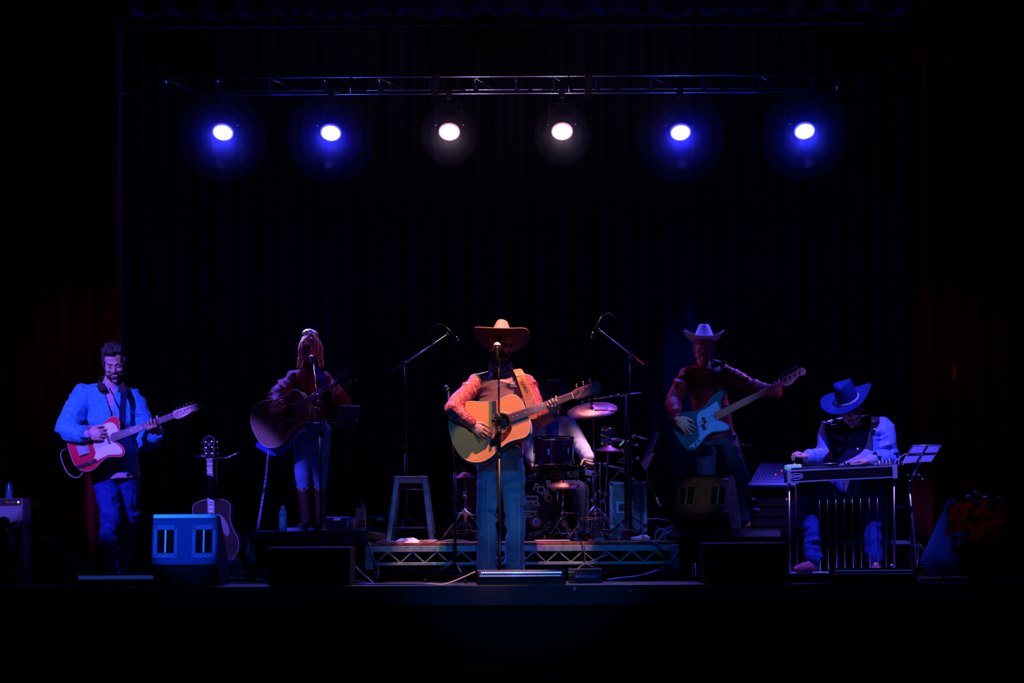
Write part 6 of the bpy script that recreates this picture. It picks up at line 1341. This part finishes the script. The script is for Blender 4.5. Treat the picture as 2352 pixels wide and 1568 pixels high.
MB().box(((x0+x1)/2, Y+.08, zt3-.09), (x1-x0, .32, .02)).build('under_frame', 'blackmetal', t)
MB().ell(P(2048, 1299, 12.75), (.018, .018, .016)).build('caster_ball', 'steel', t)
# volume pedal
t = thing('volume_pedal', 'black foot pedal under the pedal steel player\'s right boot', 'pedal', (P(1845, 0, 12.5).x, 12.5, 0))
X = P(1845, 0, 12.55).x; MB().box((X, 12.56, .012), (.13, .26, .02), Matrix.Rotation(.5, 3, 'Z')).build('base', 'blackmetal', t, bevel=.003); MB().box((X, 12.56, .04), (.10, .25, .012), Matrix.Rotation(.5, 3, 'Z')@Matrix.Rotation(.1, 3, 'X')).build('footboard', 'steel', t, bevel=.003)
# row of knobs box on the floor (pedal board with numbered inputs)
Y = 12.2; x0, x1 = P(1801, 0, Y).x, P(1896, 0, Y).x; z1 = P(1850, 1318, Y).z; t = thing('stage_input_box', 'low numbered stage box at the foot of the pedal steel', 'box', ((x0+x1)/2, Y, 0))
MB().box(((x0+x1)/2, Y+.06, z1/2+.003), (x1-x0, .12, z1)).build('case', 'black', t, bevel=.004); MB().box(((x0+x1)/2, Y-.001, z1-.003), (x1-x0, .01, .008)).build('edge', 'caseedge', t)
for k, chh in enumerate(['10', '9', '8', '7', '6', '5', '4', '3', '2']):
    if k == 1: continue
    X = x0+.025+k*(x1-x0-.04)/8.2; text('number', chh, .018, frame((X, Y-.003, z1*.42), (1, 0, 0), (0, 0, 1)), 'badge', t); MB().ell((X, Y-.003, z1*.8), .0028, nu=6, nv=4).build('indicator', 'badge', t)
MB().box((x1-.055, Y-.003, z1*.12+.004), (.085, .003, .010)).build('label_strip', 'cableblue', t)
# ================================================================ music stand at the right
Y = 12.95; t = thing('music_stand', 'blue perforated music stand desk right of the pedal steel player', 'music stand', (P(2104, 0, Y).x, Y, 0))
A = [P(2096, 1024, Y), P(2163, 1023, Y), P(2138, 1060, Y-.06), P(2072, 1064, Y-.06)]
def desk(c4, m_, nm, th=.008):
    q = MB(); q.add(c4+[p+V((0, th, th)) for p in c4], [(0, 1, 2, 3), (7, 6, 5, 4), (0, 4, 5, 1), (1, 5, 6, 2), (2, 6, 7, 3), (3, 7, 4, 0)], False); return q.build(nm, m_, t)
def bl(u, v): return (A[0]*(1-u)+A[1]*u)*(1-v)+(A[3]*(1-u)+A[2]*u)*v
for (u0, u1, v0, v1) in ((.02, .46, .03, .42), (.56, .98, .03, .42), (.02, .46, .62, .97), (.56, .98, .62, .97)): desk([bl(u0, v0), bl(u1, v0), bl(u1, v1), bl(u0, v1)], 'cableblue', 'desk_panel')
MB().tube([bl(0, 0), bl(1, 0), bl(1, 1), bl(0, 1), bl(0, 0)], .005, 6).build('desk_frame', 'steel', t); MB().tube([bl(0, -.02), bl(1, -.02)], .006, 6).build('top_edge', 'caseedge', t)
MB().tube([bl(.51, 0), bl(.51, 1)], .008, 6).tube([bl(0, .52), bl(1, .52)], .006, 6).build('desk_bar', 'blackmetal', t)
MB().tube([bl(.55, .8), P(2090, 1112, Y)], .011, 10).build('desk_arm', 'case', t)
MB().tube([P(2088, 1112, Y), P(2096, 1200, Y), P(2108, 1326, Y-.1)], [.013, .012, .010], 10).build('pole', 'steel', t); tripod(t, P(2104, 0, Y-.05).x, Y-.05, 0, .20, .26, 'blackmetal', rot=.2)
for a in ((2086, 1091), (2100, 1091), (2112, 1090), (2090, 1104), (2120, 1100)): MB().ell(P(*a, Y-.05), (.02 if a[0] > 2110 else .013, .012, .009)).build('clamp', 'chrome', t)
MB().tube(spline([P(2066, 1070, Y), P(2064, 1055, Y), P(2075, 1045, Y), P(2082, 1042, Y)], 5), .004, 6).build('cable', 'cablepale', t)
for a in ((2082, 1150), (2092, 1165), (2086, 1240), (2096, 1252)): MB().box(P(*a, Y-.02), (.016, .018, .022)).build('clamp', 'blackmetal', t, bevel=.003)

# ================================================================ poinsettias at far right
t = thing('potted_poinsettia', 'red poinsettia plant in a dark foil pot at far right', 'plant', (P(2240, 0, 12.3).x, 12.3, 0)); rp = random.Random(11)
cx = P(2240, 0, 12.3).x
MB().lathe([(.06, 0), (.085, .13), (.11, .15), (.09, .155), (.07, .12)], (cx, 12.3, 0), (0, 0, 1), 24).build('pot', 'foil', t)
def leafmb(c, d, L, W, nrm):
    d = V(d).normalized(); nrm = V(nrm); s = d.cross(nrm).normalized(); nrm = s.cross(d); pts = []; pr_ = [(0, .05), (.2, .35), (.4, .5), (.65, .38), (.85, .17), (1, .0)]
    vs = []; 
    for u, w_ in pr_: vs += [c+d*L*u+s*W*w_-nrm*L*.25*u*u+nrm*W*.12, c+d*L*u-nrm*L*.25*u*u, c+d*L*u-s*W*w_-nrm*L*.25*u*u+nrm*W*.12]
    fs = []
    for i in range(len(pr_)-1):
        for k in (0, 1): a = i*3+k; fs.append((a, a+1, a+4, a+3))
    return MB().add(vs, fs)
k0 = 0
for i in range(46):
    px = rp.uniform(2172, 2325); py = rp.uniform(1158, 1235)
    if (px-2248)**2/80**2+(py-1200)**2/48**2 > 1: continue
    c_ = P(px, py, 12.3+rp.uniform(-.12, .06)); 
    for k in range(3 if i % 3 else 5):
        a = rp.uniform(0, 6.28); leafmb(c_, (math.cos(a), -.5+rp.uniform(-.3, .3), math.sin(a)*.8), rp.uniform(.06, .10), rp.uniform(.045, .06), (rp.uniform(-.4, .4), -1, .7)).build('bract', 'bract', t)
for i in range(26):
    c_ = P(rp.uniform(2185, 2310), rp.uniform(1215, 1265), 12.3+rp.uniform(-.1, .1)); a = rp.uniform(0, 6.28); leafmb(c_, (math.cos(a), -.4, -.5+.3*math.sin(a)), .10, .06, (0, -1, .5)).build('leaf', 'leaf', t)
for i in range(7): MB().tube(spline([(cx+rp.uniform(-.03, .03), 12.3, .13), (cx+rp.uniform(-.1, .1), 12.3, .3), (cx+rp.uniform(-.18, .18), 12.28, .42)], 4), .005, 6).build('stem', 'leaf', t)

# ================================================================ cables
def cable(label, pts, r=.005, m='cable', grp=None, name='cable'):
    mb = MB().tube(spline(pts, 8), r, 6); o = mb.build(name, m); return setp(o, label, 'cable', grp)
rc = random.Random(21)
def floorpath(pl, Y0, z=.005): return [V((P(x, 0, Y).x, Y, z+h)) for x, Y, h in pl]
cable('cable trailing along the stage edge between left floor speaker and the centre light bar', floorpath([(805, 12.35, 0), (850, 12.15, 0), (910, 12.1, 0), (980, 12.14, 0), (1020, 12.2, 0), (1085, 12.25, .08)], 0), .006, 'cablepale')
cable('pale cable loop lying right of the left floor speaker', floorpath([(803, 12.2, 0), (830, 12.12, 0), (850, 12.2, 0), (835, 12.4, 0), (810, 12.45, .02)], 0), .005, 'cablepale')
cable('cable slanting from the drum platform corner down to the left floor speaker', [P(808, 1290, 12.6), P(825, 1310, 12.5), P(850, 1332, 12.4), P(858, 1340, 12.3)], .005, 'cablepale')
cable('thick cable sagging from the drum platform right corner to the floor', [P(1560, 1260, 12.75), P(1550, 1280, 12.72), P(1520, 1305, 12.7), P(1470, 1322, 12.6), P(1420, 1328, 12.5), P(1395, 1332, 12.4)], .008, 'cableblue')
cable('dark cable drooping over the platform frame right of centre', [P(1325, 1245, 12.85), P(1340, 1248, 12.76), P(1345, 1290, 12.7), P(1358, 1300, 12.6), P(1380, 1310, 12.6), P(1375, 1330, 12.5)], .005)
cable('dark cable hanging in an arc across the platform frame at the right', [P(1455, 1250, 12.85), P(1470, 1245, 12.76), P(1500, 1245, 12.75), P(1520, 1262, 12.72), P(1530, 1300, 12.7), P(1515, 1330, 12.7)], .006)
cable('cable crossing the platform frame behind the lettered stage box', [P(1365, 1240, 12.9), P(1400, 1268, 12.76), P(1355, 1290, 12.7), P(1335, 1300, 12.65), P(1320, 1312, 12.6)], .004, 'cableblue')
cable('cable draped over the left front edge of the drum platform', [P(845, 1243, 12.9), P(848, 1250, 12.78), P(855, 1275, 12.75), P(868, 1300, 12.74), P(866, 1330, 12.7)], .005, 'cablepale')
cable('white-blue cable arcing above the right end of the drum platform', [P(1480, 1238, 13.0), P(1475, 1205, 13.0), P(1492, 1192, 13.0), P(1520, 1192, 13.0), P(1542, 1197, 13.0)], .004, 'plastic')
for i, (pl, lab) in enumerate([([(1505, 1240), (1508, 1220), (1520, 1214), (1530, 1222), (1512, 1240)], 'coiled pale cable heap at the right end of the drum platform, left loop'),
                               ([(1512, 1240), (1525, 1222), (1538, 1210), (1548, 1206)], 'pale cable end rising out of the coil at the platform\'s right end'),
                               ([(1529, 1240), (1526, 1220), (1534, 1212), (1530, 1226), (1545, 1215)], 'pale cable twisted across the coil at the platform\'s right end')]):
    cable(lab, [P(x, y, 13.0-.03*i) for x, y in pl], .006, 'plastic')
for i, (xs_, lab) in enumerate([((860, 880, 905, 930, 900, 880), 'tangled pale cable under the stool on the drum platform'), ((955, 985, 1005, 1030, 1070), 'orange-lit cable wandering along the platform front below the stool'), ((980, 968, 985, 995, 972, 960), 'looped cable at the right foot of the stool'),
                                ((1345, 1370, 1400, 1450, 1490), 'dark cable snaking across the platform before the kick pedal')]):
    cable(lab, [V((P(x, 0, 12.95).x, 12.88+.12*((k*7+i*3) % 4)/4, DZ+.006+.012*(k % 2)*(i != 3))) for k, x in enumerate(xs_)], .005, 'cablepale' if i < 3 else 'cable')
cable('cable running over the left platform surface by the water bottle', [V((P(x, 0, 13).x, 12.85+.06*(k % 3), rz+.006)) for k, x in enumerate((585, 605, 620, 634, 622, 600))], .005, 'plastic')
cable('cable hanging down beside the left platform leg in the dark', [P(571, 1240, 12.75), P(569, 1290, 12.75), P(568, 1310, 12.74), P(578, 1325, 12.7)], .005, 'cableblue')
cable('curved cable end crossing the boom stand near the denim guitarist\'s feet', [P(205, 1268, 12.6), P(202, 1288, 12.6), P(192, 1300, 12.55), P(178, 1315, 12.5)], .0045, 'cablepale')
cable('second cable crossing near the denim guitarist\'s feet', [P(125, 1273, 12.6), P(145, 1272, 12.6), P(185, 1290, 12.55), P(215, 1314, 12.5)], .0045, 'cablepale')
cable('cable curving up from the stage floor beside the leaning blue monitor', [P(2165, 1330, 12.3), P(2180, 1325, 12.3), P(2195, 1315, 12.25), P(2201, 1306, 12.2)], .004, 'cableblue')
cable('pale cable standing up beside the right floor speaker', [P(1590, 1326, 12.5), P(1592, 1300, 12.5), P(1597, 1296, 12.48), P(1598, 1325, 12.4)], .005, 'cream')
# cable clutter and metal bits under the left platform
t = thing('pedal_clutter', 'jumble of effect pedals, plugs and cords under the parked guitar', 'pedals', (P(520, 0, 12.75).x, 12.75, 0))
for k in range(9):
    x = 505+rc.random()*50; y = 1285+rc.random()*38; MB().box(P(x, y, 12.75), (.035, .03, .014), Matrix.Rotation(rc.random()*2, 3, 'Z')).build('plug', 'steel' if k % 2 else 'cableblue', t, bevel=.002)
MB().box(P(525, 1334, 12.7)+V((0, 0, .01)), (.30, .18, .03)).build('board', 'blackmetal', t, bevel=.004); MB().ell(P(517, 1290, 12.75), (.045, .02, .02), Matrix.Rotation(-.5, 3, 'Y')).build('blue_cloth', 'bluefabric', t)
for k in range(5): MB().tube(spline([P(500+rc.random()*60, 1280+rc.random()*45, 12.72) for _ in range(4)], 5), .004, 5).build('cord', 'cablepale', t)
